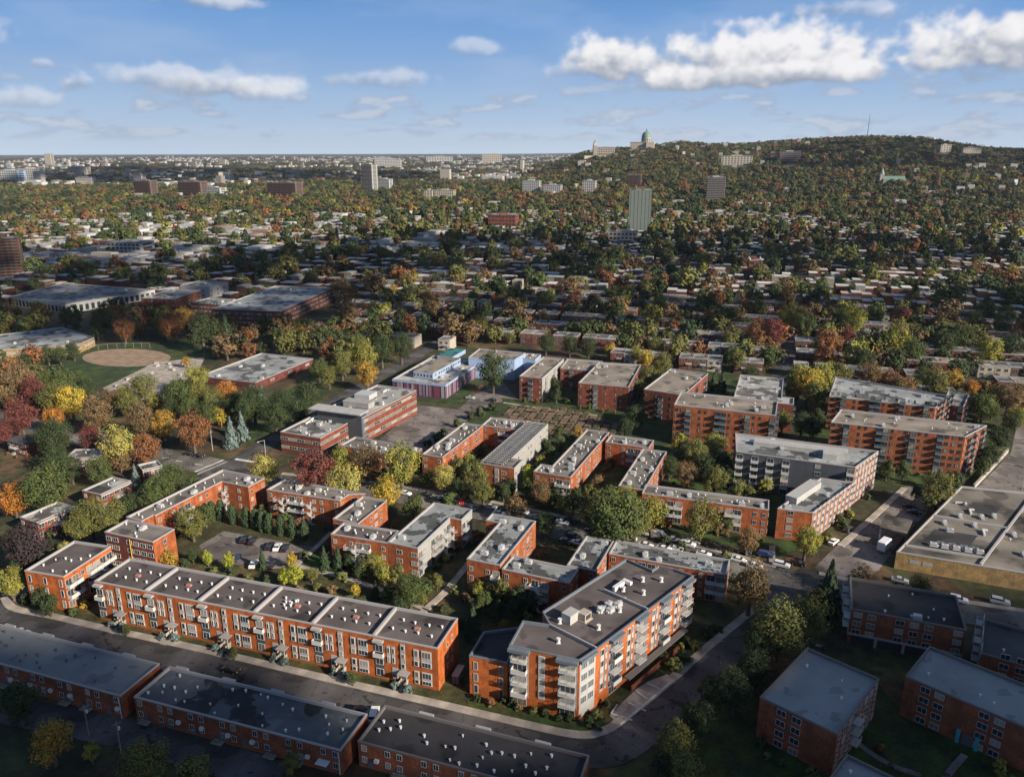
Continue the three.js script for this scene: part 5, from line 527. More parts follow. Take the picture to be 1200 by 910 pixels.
// ---------- office: grey stair tower under a thin roof slab, rooftop screen
(function office() {
  const b = bld('ribbon', 1), q = X.STAIR.map(([x, z]) => [x - b.x, z - b.z]), l = [];
  const cx = q.reduce((a, p) => a + p[0], 0) / 4, cz = q.reduce((a, p) => a + p[1], 0) / 4, e = new Edge({ pl: q, x: b.x, z: b.z, g: b.g }, 0), W = e.L, D = Math.hypot(q[2][0] - q[1][0], q[2][1] - q[1][1]);
  const put = (nm, g, m, y) => { const o = mesh(nm, g, m, b.g); o.position.set(cx, y, cz); o.rotation.y = e.ry; return o; };
  put('stair_tower', bx(W * 0.86, 12.6, D * 0.5, W * 0.05, 6.3), MAT.greyclad, 0); put('roof_slab', bx(W, 0.5, D * 0.9), MAT.white, 13.2);
  const gl = put('stair_glazing', bx(0.1, 9, D * 0.4, W * 0.48 + 0.06, 6.5, 0), MAT.glassblue, 0); put('screen_wall', bx(W * 0.5, 2.4, 5, W * 0.1, 12.6, -12), MAT.palegrey, 0); put('plant_room', bx(W * 0.3, 2.2, 7, -W * 0.05, 12.4, -24), MAT.metal, 0);
})();
(function yellowRoof() { const b = bld('yellow'), q = (u, v) => { const a = b.pl[0], c = b.pl[1], d = b.pl[3]; return [a[0] + (c[0] - a[0]) * u + (d[0] - a[0]) * v, a[1] + (c[1] - a[1]) * u + (d[1] - a[1]) * v]; }, y = b.h - 0.7; for (const [u0, u1, v0, v1] of [[0.08, 0.36, 0.2, 0.36], [0.16, 0.36, 0.66, 0.8]]) mesh('roof_patch', flat([q(u0, v0), q(u1, v0), q(u1, v1), q(u0, v1)], y + 0.02), ROOF.black, b.g); for (const [p0, p1] of [[q(0.5, 0.02), q(0.5, 0.95)], [q(0.01, 0.52), q(0.5, 0.5)], [q(0.01, 0.1), q(0.5, 0.1)]]) { const L = Math.hypot(p1[0] - p0[0], p1[1] - p0[1]), w = mesh('roof_curb', bx(L, 0.6, 0.6), MAT.coping, b.g); w.position.set((p0[0] + p1[0]) / 2, y + 0.3, (p0[1] + p1[1]) / 2); w.rotation.y = Math.atan2(-(p1[1] - p0[1]), p1[0] - p0[0]); } for (let i = 0; i < 9; i++) { const p = q(0.16 + i * 0.036, 0.155 + (i % 2) * 0.02), v = mesh('chiller', hvacGeo, i % 2 ? MAT.slateblue : MAT.metal, b.g); v.position.set(p[0], y, p[1]); v.rotation.y = b.edges[0].ry; } for (const u of [0.12, 0.2]) b.edges[0].panel(u * 42, 2.4, 3.6, 2.6, MAT.palegrey, 0.06, 'vent_grille'); })();
(function others() { // plant box on the pale-piered building, penthouse on the dark grey one, garages, turquoise doorway
  const b = bld('piers'), q = X.PLANTN, cx = (q[0][0] + q[2][0]) / 2 - b.x, cz = (q[0][1] + q[2][1]) / 2 - b.z, e = b.edges[1];
  const o = mesh('plant_box', bx(18, 2.2, 3.8, 0, 1.1, 0), MAT.white, b.g); o.position.set(cx, b.h - 0.7, cz); o.rotation.y = e.ry;
  const g = bld('greyclad'), eg = g.edges[0], at = (s, t) => [eg.a[0] + eg.d[0] * s - eg.n[0] * t, eg.a[1] + eg.d[1] * s - eg.n[1] * t];
  for (const [s, t, w, h, d, nm] of [[21, 12.5, 32, 1.5, 5, 'penthouse'], [31, 7.5, 4.5, 2.2, 5, 'stair_housing'], [33, 10, 4, 1.4, 3, 'stair_housing']]) { const p = at(s, t), v = mesh(nm, bx(w, h, d, 0, h / 2, 0), MAT.white, g.g); v.position.set(p[0], g.h - 0.7, p[1]); v.rotation.y = eg.ry; }
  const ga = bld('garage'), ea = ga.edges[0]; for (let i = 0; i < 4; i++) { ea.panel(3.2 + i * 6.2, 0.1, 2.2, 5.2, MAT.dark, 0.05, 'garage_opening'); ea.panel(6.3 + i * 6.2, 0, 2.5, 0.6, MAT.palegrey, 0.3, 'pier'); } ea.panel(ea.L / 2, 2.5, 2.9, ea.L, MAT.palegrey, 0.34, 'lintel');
  const tq = blds.find((v) => v.ph.includes('turquoise')), et = tq.edges[0]; for (const s of [11.5, 15]) et.panel(s, 0, 3.2, 0.7, MAT.turquoise, 0.5, 'door_surround'); et.panel(13.2, 0.1, 2.6, 1.8, MAT.framedark, 0.1, 'door');
  const rb = bld('redblock'), er = rb.edges[0]; er.put('downpipe', cy(0.12, 0.12, 10.6, 6), MAT.yellowpipe, er.L * 0.52, 5.4, 0.16);
  for (const b2 of blds.filter((v) => v.s === 'terrace')) { const e2 = b2.edges[0], r = rng(Math.round(b2.x) + 9), n = Math.round(e2.L / 6.2); for (let k = 0; k < n; k++) { const s = (k + 0.4) * e2.L / n; e2.panel(s, 0.2, 2.2, 1.0, MAT.framedark, 0.08, 'door'); if (r() < 0.7) e2.put('air_conditioner', geoBox(0.9, 0.7, 0.6), MAT.vent, s + 1.6 + r(), 2.6, 0.35); if (r() < 0.5) e2.balcony(s, 0.6, 2.6, 1.4, false, MAT.stone, MAT.framedark); if (r() < 0.25) e2.put('awning', geoBox(2.6, 0.1, 1.6), MAT.awning, s, 2.7, 0.85); }
    e2.put('downpipe', cy(0.09, 0.09, 5.4, 6), MAT.vent, e2.L - 0.4, 2.8, 0.14);
    const eb = b2.edges[2]; for (let k = 0; k < n; k += 1) if (k % 2) { const v = eb.put('bay_parapet', geoBox(3.2, 0.5, 0.6), MAT.coping, (k + 0.5) * eb.L / n, b2.h - 0.2, 0.4); } }
  for (const dh of blds.filter((v) => v.s === 'duplex')) { const ed = dh.edges[0]; if (dh.roof !== 'hip') ed.put('cornice', geoBox(+ed.L.toFixed(1), 0.45, 0.4), MAT.white, ed.L / 2, dh.h - 0.75, 0.27); ed.balcony(ed.L / 2, 3.0, 3.4, 1.6, false, MAT.frame); ed.put('porch_steps', memo('porch', () => mg([0, 1, 2, 3].map((i) => bx(1.6, 0.2 * (4 - i), 0.32, 0, 0.1 * (4 - i), 0.2 + i * 0.32)))), MAT.stone, ed.L * 0.35, 0, 0.02); }
})();
// ---------- loading canopy, shed, yard wall, garden beds, poles
(function bits() {
  const rect = (pts) => { const cx = pts.reduce((a, p) => a + p[0], 0) / 4, cz = pts.reduce((a, p) => a + p[1], 0) / 4, w = Math.hypot(pts[1][0] - pts[0][0], pts[1][1] - pts[0][1]), d = Math.hypot(pts[2][0] - pts[1][0], pts[2][1] - pts[1][1]); return [cx, cz, w, d, Math.atan2(-(pts[1][1] - pts[0][1]), pts[1][0] - pts[0][0])]; };
  let [x, z, w, d, ry] = rect(X.CANOPY); const c = thing('loading_canopy', 'flat grey loading canopy over the parked box truck', 'canopy', x, 0, z, ry);
  mesh('roof', bx(w, 0.5, d, 0, 4.3, 0), ROOF.concrete, c); for (const [sx, sz] of [[-1, 1], [-1, -1], [1, -1]]) mesh('post', bx(0.4, 4.05, 0.4, sx * (w / 2 - 0.4), 2.02, sz * (d / 2 - 0.4)), MAT.metal, c); mesh('back_wall', bx(0.3, 4.0, d - 1, w / 2 - 0.3, 2, 0), MAT.yellow, c);
  [x, z, w, d, ry] = rect(X.SHED); const s = thing('garden_shed', 'blue grey metal shed beside the orange rowhouse end wall', 'shed', x, 0, z, ry); mesh('wall', bx(w, 2.1, d, 0, 1.05, 0), MAT.slateblue, s); mesh('roof', bx(w + 0.3, 0.25, d + 0.3, 0, 2.25, 0), MAT.palegrey, s); mesh('door', bx(w * 0.5, 1.8, 0.06, 0, 0.95, d / 2 + 0.04), MAT.greyclad, s);
  const [a, b] = X.WALL, L = Math.hypot(b[0] - a[0], b[1] - a[1]), wl = thing('retaining_wall', 'long white concrete wall edging the asphalt yard', 'wall', (a[0] + b[0]) / 2, 0, (a[1] + b[1]) / 2, Math.atan2(-(b[1] - a[1]), b[0] - a[0])); mesh('wall', bx(L, 1.6, 0.5, 0, 0.8, 0), MAT.white, wl); mesh('coping', bx(L, 0.16, 0.7, 0, 1.68, 0), MAT.stone, wl);
  // garden plots
  const r = rng(31), area = AREAS.find((q) => q[0] === 'garden_soil')[2], u = [Math.cos(-0.30), Math.sin(0.30)], v = [u[1], -u[0]], o = X.GARDEN[0], bg = memo('bed', () => { const t = 0.14; return mg([bx(3.0, 0.4, t, 0, 0.2, 0.9), bx(3.0, 0.4, t, 0, 0.2, -0.9), bx(t, 0.4, 1.8, -1.43, 0.2, 0), bx(t, 0.4, 1.8, 1.43, 0.2, 0)]); }), sg = memo('bedsoil', () => bx(2.75, 0.3, 1.65, 0, 0.17, 0)), pg = memo('bedplants', () => { const q = []; const rr = rng(4); for (let i = 0; i < 34; i++) { const h = 0.3 + rr() * 0.6, t = bx(0.35, h, 0.3, -1.2 + rr() * 2.4, 0.3 + h / 2, -0.65 + rr() * 1.3); q.push(t); } return mg(q); });
  const soils = [M(0.13, 0.09, 0.065), M(0.18, 0.12, 0.09), M(0.22, 0.16, 0.12)], greens = [M(0.07, 0.08, 0.03), M(0.15, 0.11, 0.06), M(0.11, 0.09, 0.055)];
  for (let i = -3; i < 36; i++) for (let j = -12; j < 22; j++) { if (r() < 0.12) continue; const x = o[0] + u[0] * i * 3.9 + v[0] * j * 2.6 + (r() - 0.5) * 0.4, z = o[1] + u[1] * i * 3.9 + v[1] * j * 2.6 + (r() - 0.5) * 0.4; if (!inPoly(x, z, area)) continue; const g = thing('garden_bed', 'timber edged allotment bed in the community garden', 'garden bed', x, 0.03, z, -0.30, 'community garden beds'); mesh('border', bg, MAT.wood, g); mesh('soil', sg, soils[Math.floor(r() * 3)], g); if (r() < 0.4) mesh('plants', pg, greens[Math.floor(r() * 3)], g); }
  const pole = memo('polegeo', () => mg([cy(0.12, 0.18, 10, 7, 0, 5), bx(2.4, 0.14, 0.14, 0, 9.2, 0)])), tr = memo('trafo', () => mg([cy(0.28, 0.28, 0.9, 8, 0.45, 7.6)])), arm = memo('lamparm', () => mg([cy(0.09, 0.13, 9, 7, 0, 4.5), bx(2.6, 0.1, 0.1, 1.2, 9.1, 0)])), head = memo('lamphead', () => bx(0.8, 0.14, 0.3, 2.6, 9.05, 0));
  const lab = ['wooden utility pole beside the pale-roofed shaded terrace', 'wooden utility pole before the slate-roofed shaded terrace', 'wooden utility pole among the green duplex trees', 'arched street lamp at the crossroads bus stop', 'arched street lamp across the crossroads', 'tall lamp mast on the office roof side', 'twin lamp mast beside the striped school', 'white utility pole beside the yellow tree', 'slender lamp post on the asphalt yard'];
  X.POLES.forEach(([x, z], i) => { if (i < 3 || i === 7) { const g = thing('utility_pole', lab[i], 'utility pole', x, 0, z, 0.8, 'poles and lamps'); g.scale.setScalar(0.78); mesh('pole', pole, i === 7 ? MAT.vent : MAT.pole, g); mesh('transformer', tr, MAT.vent, g); } else { const g = thing('street_lamp', lab[i], 'street lamp', x, 0, z, i * 1.3, 'poles and lamps'); mesh('post', arm, MAT.metal, g); mesh('lamp_head', head, MAT.vent, g); } });
})();

// ================= far towers and landmarks =================
(function towers() {
  const C = { brown: [MAT.brickdark, MAT.brown], green: [MAT.greenclad, MAT.brown], browncream: [MAT.brown, MAT.cream], white: [MAT.white, MAT.white], greybrown: [MAT.brown, MAT.palegrey], red: [MAT.red, MAT.red], cream: [MAT.cream, MAT.cream], whiteglass: [MAT.white, MAT.bluewhite] };
  for (const [n, l, x, y, z, w, h, d, c, fl, turn] of TOWERS) {
    const g = thing(n, l, n.replace(/_/g, ' '), x, y - 1, z, turn * Math.PI / 180), [m0, m1] = C[c];
    mesh('wall', bx(w, h, d, 0, h / 2, 0), m0, g); mesh('end_wall', bx(0.6, h - 0.3, d + 0.3, w / 2 + 0.3, h / 2, 0), m1, g); mesh('roof', bx(w + 0.5, 0.5, d + 0.5, 0, h + 0.25, 0), ROOF.membrane, g); mesh('plant_room', bx(w * 0.35, Math.min(4, h * 0.08) + 1, d * 0.5, 0, h + 1.2, 0), m1, g);
    const fh = h / fl, px = Math.hypot(x, z) / 920, wide = w / px > 14;
    for (let f = 0; f < fl; f++) {
      if (c === 'green') { mesh('window_band', bx(0.3, fh * 0.45, d * 0.8, w / 2 + 0.7, (f + 0.55) * fh, 0), MAT.glass, g); continue; }
      const k = Math.max(2, Math.min(10, Math.round(w / (wide && fl < 15 ? 5 : 8))));
      for (let i = 0; i < k; i++) mesh('window', memo(`tw${w}|${fh.toFixed(2)}|${k}`, () => bx(w / k * 0.62, fh * 0.5, 0.3)), MAT.glass, g).position.set(-w / 2 + (i + 0.5) * w / k, (f + 0.55) * fh, d / 2 + 0.1);
      mesh('window', memo(`te${d}|${fh.toFixed(2)}`, () => bx(0.3, fh * 0.5, d * 0.6)), MAT.glass, g).position.set(w / 2 + 0.66, (f + 0.55) * fh, 0);
      if (['brown', 'greybrown'].includes(c) && f) mesh('balcony', memo(`tb${w}`, () => bx(w * 0.9, 0.9, 1.4)), m1, g).position.set(0, f * fh + 0.4, d / 2 + 0.75);
    }
    if (c === 'green') for (let i = 0; i < 6; i++) mesh('rib', bx(0.5, h, 0.3, -w / 2 + (i + 0.5) * w / 6, h / 2, d / 2 + 0.16), MAT.greenclad, g);
    if (n === 'church_tower') { for (const [sx, sz] of [[-1, -1], [1, -1], [-1, 1], [1, 1]]) mesh('pinnacle', new THREE.ConeGeometry(0.9, 3, 4).translate(sx * w * 0.45, h + 1.8, sz * d * 0.45), MAT.stone, g); mesh('nave', bx(11, 8, 24, 10, 4, -6), MAT.red, g); mesh('nave_roof', new THREE.CylinderGeometry(0.1, 9.5, 6, 4).rotateY(Math.PI / 4).scale(0.9, 1, 1.9).translate(10, 11, -6), ROOF.charcoal, g); }
  }
  // basilica with green dome
  let [x, y, z, k] = LAND.dome; let g = thing('domed_basilica', 'great stone basilica with green copper dome on the hill shoulder', 'basilica', x, y - 4, z, -0.25);
  mesh('nave', bx(70, 34, 46, -26, 17, -4), MAT.stone, g); mesh('facade', bx(30, 36, 30, 18, 18, 18), MAT.cream, g); mesh('drum', cy(19, 20, 20, 28, 0, 42, 0), MAT.stone, g);
  for (let i = 0; i < 16; i++) { const a = i / 16 * Math.PI * 2; mesh('drum_window', bx(2.6, 11, 0.8), MAT.glass, g).position.set(Math.sin(a) * 19.6, 43, Math.cos(a) * 19.6); g.children[g.children.length - 1].rotation.y = a; }
  mesh('dome', new THREE.SphereGeometry(19.5, 28, 14, 0, Math.PI * 2, 0, Math.PI / 2).scale(1, 1.25, 1).translate(0, 52, 0), MAT.copper, g); mesh('lantern', mg([cy(2.4, 2.8, 8, 10, 0, 79, 0), cy(0.2, 2.6, 5, 10, 0, 85, 0)]), MAT.copper, g); mesh('portico', bx(24, 14, 8, 20, 7, 38), MAT.white, g); mesh('nave_roof', bx(72, 1.5, 48, -26, 34.7, -4), MAT.copper, g);
  [x, y, z, k] = LAND.univ; g = thing('university_tower', 'slim pale stone tower of the university on the plateau', 'tower', x, y - 3, z, 0.2);
  mesh('shaft', bx(13, 50, 13, 0, 25, 0), MAT.cream, g); mesh('shoulder', bx(9.5, 9, 9.5, 0, 54, 0), MAT.cream, g); mesh('cap', cy(2, 4.5, 7, 8, 0, 62, 0), MAT.copper, g); for (const s of [-1, 1]) mesh('wing', bx(34, 11, 18, s * 24, 5.5, -4), MAT.cream, g); for (let i = 0; i < 3; i++) mesh('window', bx(1.4, 40, 0.4, -3.5 + i * 3.5, 26, 6.6), MAT.glass, g);
  [x, y, z, k] = LAND.mast; g = thing('broadcast_mast', 'dark lattice broadcast mast on the hill top', 'mast', x, y - 2, z, 0.2); g.scale.set(0.6, 0.92, 0.6);
  { const a = [], Ht = 88; for (let i = 0; i < 3; i++) { const t = i * 2.094; const q = cy(0.35, 1.0, Ht, 5); q.translate(0, Ht / 2, 0); q.translate(Math.cos(t) * 1.6, 0, Math.sin(t) * 1.6); a.push(q); } for (let j = 0; j < 22; j++) { const q = bx(3.2, 0.4, 0.4, 0, j * 4, 0); q.rotateY(j * 1.05); a.push(q); } mesh('lattice', mg(a), MAT.greyclad, g); mesh('antenna', cy(0.9, 0.9, 14, 6, 0, Ht + 6, 0), MAT.dark, g); }
  [x, y, z, k] = LAND.green; g = thing('green_roofed_church', 'grey church with pale green copper roof and belfry on the slope', 'church', x, y - 2, z, -0.2);
  mesh('nave', bx(48, 16, 20, 8, 8, 0), MAT.stone, g); { const s = new THREE.Shape([new THREE.Vector2(-11, 0), new THREE.Vector2(11, 0), new THREE.Vector2(0, 9)]), q = new THREE.ExtrudeGeometry(s, { depth: 49, bevelEnabled: false }); q.rotateY(Math.PI / 2); q.translate(-16.5, 16, 0); mesh('roof', q, MAT.copper, g); } mesh('belfry', bx(9, 30, 9, -19, 15, 2), MAT.stone, g); mesh('spire', cy(0.3, 5.6, 14, 8, -19, 37, 2), MAT.copper, g);
})();

// ================= trees =================
const COLN = ['dark green', 'green', 'olive green', 'yellow-green', 'pale yellow', 'bright yellow', 'golden', 'orange', 'rust red', 'crimson', 'maroon', 'dark purple', 'brown', 'deep green', 'blue-grey', 'lime green'];
const COLV = [[0.035, 0.052, 0.016], [0.06, 0.082, 0.02], [0.115, 0.115, 0.028], [0.21, 0.20, 0.035], [0.30, 0.26, 0.065], [0.36, 0.26, 0.03], [0.32, 0.19, 0.03], [0.36, 0.145, 0.022], [0.19, 0.08, 0.03], [0.125, 0.034, 0.027], [0.11, 0.028, 0.025], [0.035, 0.022, 0.026], [0.15, 0.095, 0.04], [0.032, 0.055, 0.022], [0.11, 0.15, 0.14], [0.27, 0.29, 0.03]];
const leafMat = COLV.map((c) => new THREE.MeshStandardMaterial({ color: lin(...c), roughness: 0.95, vertexColors: true }));
// a crown in a unit box (width 1, height 1, base at 0): leaf clumps gathered in lobes
function crown(seed, kind, lobes, per, leaf) {
  const r = rng(seed), P = [], N = [], C = [];
  const quad = (p, n, s, k) => {
    const t = new THREE.Vector3(r() - 0.5, r() - 0.5, r() - 0.5).cross(n).normalize(), q = new THREE.Vector3().crossVectors(n, t), a = s * (0.6 + r() * 0.8), b = s * (0.45 + r() * 0.7);
    const c = [[-a, -b * 0.4], [a * 0.2, -b], [a, b * 0.3], [-a * 0.3, b]].map(([i, j]) => p.clone().addScaledVector(t, i).addScaledVector(q, j));
    const sn = n.clone();
    for (const i of [0, 1, 2, 0, 2, 3]) { P.push(c[i].x, c[i].y, c[i].z); N.push(sn.x, sn.y, sn.z); C.push(k[0], k[1], k[2]); }
  };
  if (kind === 'b') {
    const egg = (r() - 0.4) * 0.7, lean = (r() - 0.5) * 0.12, lean2 = (r() - 0.5) * 0.12, gap = r() * 6.28, gapY = 0.35 + r() * 0.4;
    for (let i = 0; i < lobes; i++) {
      const t = (i + 0.5) / lobes, ph = i * 2.39996 + r() * 1.2, yy = 1 - 2 * t, rr = Math.sqrt(1 - yy * yy) * (1 - egg * yy), f = 0.45 + Math.pow(r(), 0.8) * 0.68;
      const c = new THREE.Vector3(Math.cos(ph) * rr * 0.34 * f + lean * (yy + 0.5), 0.52 + yy * 0.37 * f, Math.sin(ph) * rr * 0.34 * f + lean2 * (yy + 0.5)), rad = 0.085 + r() * r() * 0.13, tone = 0.72 + r() * 0.56, warm = (r() - 0.5) * 0.34;
      if (Math.cos(ph - gap) > 0.75 && Math.abs(c.y - gapY) < 0.16 && f > 0.6) continue;
      const sq = 0.6 + r() * 0.35;
      for (let j = 0; j < per; j++) { const d = new THREE.Vector3(r() * 2 - 1, r() * 2 - 1, r() * 2 - 1); if (d.lengthSq() > 1 || d.lengthSq() < 0.02) { j--; continue; } const len = Math.pow(d.length(), 0.45) * (r() < 0.08 ? 1.35 : 1); d.normalize(); const p = c.clone().add(new THREE.Vector3(d.x, d.y * sq, d.z).multiplyScalar(rad * len * (0.85 + r() * 0.4))); const n = d.clone().multiplyScalar(0.9).add(new THREE.Vector3(p.x, (p.y - 0.45) * 1.0, p.z).multiplyScalar(1.2)).add(new THREE.Vector3(r() - 0.5, r() - 0.3, r() - 0.5).multiplyScalar(1.1)).normalize(); const k = tone * (0.66 + r() * 0.68); quad(p, n, leaf, [k * (1 + warm), k, k * (1 - warm)]); }
    }
  } else { // conifers: 'k' cone, 'c' column
    const n = lobes * per; for (let i = 0; i < n; i++) { const t = Math.pow(r(), kind === 'k' ? 0.72 : 0.9), tier = 0.82 + 0.18 * Math.abs(Math.sin(t * 26)), y = kind === 'k' ? 1 - t : r(), R0 = (kind === 'k' ? t * 0.5 : 0.5 * Math.pow(Math.sin(Math.PI * Math.min(0.96, 0.1 + y * 0.86)), 0.55)) * tier, ph = r() * 6.283, rad = R0 * Math.pow(r(), 0.3) * (0.85 + 0.22 * Math.sin(ph * 5 + t * 20)); const p = new THREE.Vector3(Math.cos(ph) * rad, y, Math.sin(ph) * rad), nn = new THREE.Vector3(Math.cos(ph), 0.5, Math.sin(ph)).add(new THREE.Vector3(r() - 0.5, r() - 0.5, r() - 0.5).multiplyScalar(1.0)).normalize(), k = 0.6 + r() * 0.75; quad(p, nn, leaf, [k, k, k]); }
  }
  const g = new THREE.BufferGeometry(); g.setAttribute('position', new THREE.Float32BufferAttribute(P, 3)); g.setAttribute('normal', new THREE.Float32BufferAttribute(N, 3)); g.setAttribute('color', new THREE.Float32BufferAttribute(C, 3)); return g;
}
const CROWN = { big: [1, 2, 3, 4, 5, 6].map((s) => crown(s * 13, 'b', 90, 62, 0.0165)), mid: [7, 8, 9, 10, 11, 12].map((s) => crown(s * 13, 'b', 56, 46, 0.0255)), k: [11, 12].map((s) => crown(s, 'k', 30, 40, 0.05)), c: [13, 14].map((s) => crown(s, 'c', 30, 36, 0.06)), shrub: [15, 16, 17].map((s) => crown(s * 7, 'b', 16, 40, 0.07)) };
const trunkGeo = [1, 2, 3].map((s) => { const r = rng(s * 91), a = [cy(0.022, 0.04, 0.5, 7, 0, 0.25, 0)]; for (let i = 0; i < 6; i++) { const L = 0.28 + r() * 0.2, q = cy(0.006, 0.016, L, 5, 0, L / 2, 0); q.rotateZ(0.35 + r() * 0.6); q.rotateY(i * 1.05 + r()); q.translate(0, 0.36 + r() * 0.14, 0); a.push(q); } return mg(a); });
const PH = BLD.map((b) => b.ph);
const nearPh = (x, z) => { let b = 1e9, k = 0; blds.forEach((q, i) => { const d = Math.hypot(q.x - x, q.z - z); if (d < b) { b = d; k = i; } }); return PH[k]; };
let broad = 0; const rT = rng(1234);
function plant(x, z, W, H, c, sh, label, cat, grp, y = 0) {
  const i = Math.floor(rT() * 60), name = sh === 1 ? 'columnar_evergreen' : sh === 3 ? 'spruce_tree' : sh === 2 ? 'shrub' : 'broadleaf_tree';
  if (name === 'broadleaf_tree') broad++;
  const g = thing(name, label, cat, x, y, z, rT() * 6.28, grp);
  const big = W > 8, set = sh === 1 ? CROWN.c : sh === 3 ? CROWN.k : sh === 2 ? CROWN.shrub : big ? CROWN.big : CROWN.mid;
  const base = sh === 0 ? H * 0.09 : sh === 4 ? H * 0.12 : sh === 2 ? -H * 0.12 : H * 0.03;
  const t = mesh('trunk', trunkGeo[i % 3], MAT.bark, g); t.scale.set(H * (sh === 0 || sh === 4 ? 1 : 0.6), H * 0.95, H * (sh === 0 || sh === 4 ? 1 : 0.6));
  const cr = mesh('crown', set[i % set.length], leafMat[c], g); cr.scale.set(W * 1.08, H - base, W * (1.0 + (i % 5) * 0.04)); cr.position.y = base;
  return g;
}
TREES.forEach(([x, z, W, H, c, sh, nb]) => { const size = W > 14 ? 'great' : W > 9 ? 'large' : W > 5 ? 'medium' : 'small', kind = ['tree', 'columnar evergreen', 'rounded shrub', 'conical conifer', 'upright young tree'][sh]; plant(x, z, W, H, c, sh, `${size} ${COLN[c]} ${kind} beside ${PH[nb]}`, sh === 2 ? 'shrub' : 'tree', `${COLN[c]} ${kind}s beside ${PH[nb]}`); });
// rounded blue-green shrubs at the rowhouse steps
(function entryShrubs() { const b = bld('row'), e = b.edges[0], U = e.L / 6, r = rng(8); for (let k = 0; k < 6; k++) for (const q of [5.9, 9.4]) { const s = k * U + q, o = 2.2 + r(), x = b.x + e.a[0] + e.d[0] * s + e.n[0] * o, z = b.z + e.a[1] + e.d[1] * s + e.n[1] * o; plant(x, z, 2.1 + r() * 0.8, 2.0 + r() * 0.6, 14, 2, 'round blue-grey shrub flanking the front steps of the long orange rowhouse block', 'shrub', 'shrubs at the rowhouse steps'); if (q > 6 && k % 2 === 0) { const s2 = k * U + 12.5, x2 = b.x + e.a[0] + e.d[0] * s2 + e.n[0] * 4.5, z2 = b.z + e.a[1] + e.d[1] * s2 + e.n[1] * 4.5; plant(x2, z2, 2.6, 4.2, 1, 4, 'slender green sapling on the lawn of the long orange rowhouse block', 'tree', 'saplings on the rowhouse lawn'); } } })();

// shrubs and hedges planted along the walls of the apartments
(function foundation() {
  const r = rng(313), near = (x, z, L) => L.some(([l, w]) => { for (let i = 0; i + 1 < l.length; i++) { const [ax, az] = l[i], dx = l[i + 1][0] - ax, dz = l[i + 1][1] - az, t = Math.max(0, Math.min(1, ((x - ax) * dx + (z - az) * dz) / (dx * dx + dz * dz))); if (Math.hypot(x - ax - dx * t, z - az - dz * t) < w / 2 + 1.2) return true; } return false; });
  const lots = AREAS.filter((q) => /parking|yard|pad|soil/.test(q[0])).map((q) => q[2]); let n = 0;
  for (const b of blds) { if (!['walkup', 'greyside', 'solar', 'redblock', 'gallery', 'apt6', 'redbalc', 'piers', 'greyclad', 'corner', 'annex', 'whiteflank', 'duplex', 'ribbon', 'darkhouse'].includes(b.s) || Math.hypot(b.x, b.z) > 420) continue;
    for (const e of b.edges) { if (e.face < 0.05 || e.L < 6) continue; let s = 1 + r() * 2; while (s < e.L - 1 && n < 285) { const o = 1.6 + r() * 3.2, x = b.x + e.a[0] + e.d[0] * s + e.n[0] * o, z = b.z + e.a[1] + e.d[1] * s + e.n[1] * o; s += 2.2 + r() * 5; if (r() < 0.3 || footprints.some((p) => inPoly(x, z, p)) || lots.some((p) => inPoly(x, z, p)) || near(x, z, roadLines) || near(x, z, walkLines)) continue; const c = [0, 0, 1, 1, 2, 3, 12, 8][Math.floor(r() * 8)], W = 1.6 + r() * r() * 3.4; plant(x, z, W, W * (0.7 + r() * 0.5), c, 2, `${COLN[c]} shrub planted along the wall of ${b.ph}`, 'shrub', `${COLN[c]} shrubs by ${b.ph}`); n++; } } }
})();

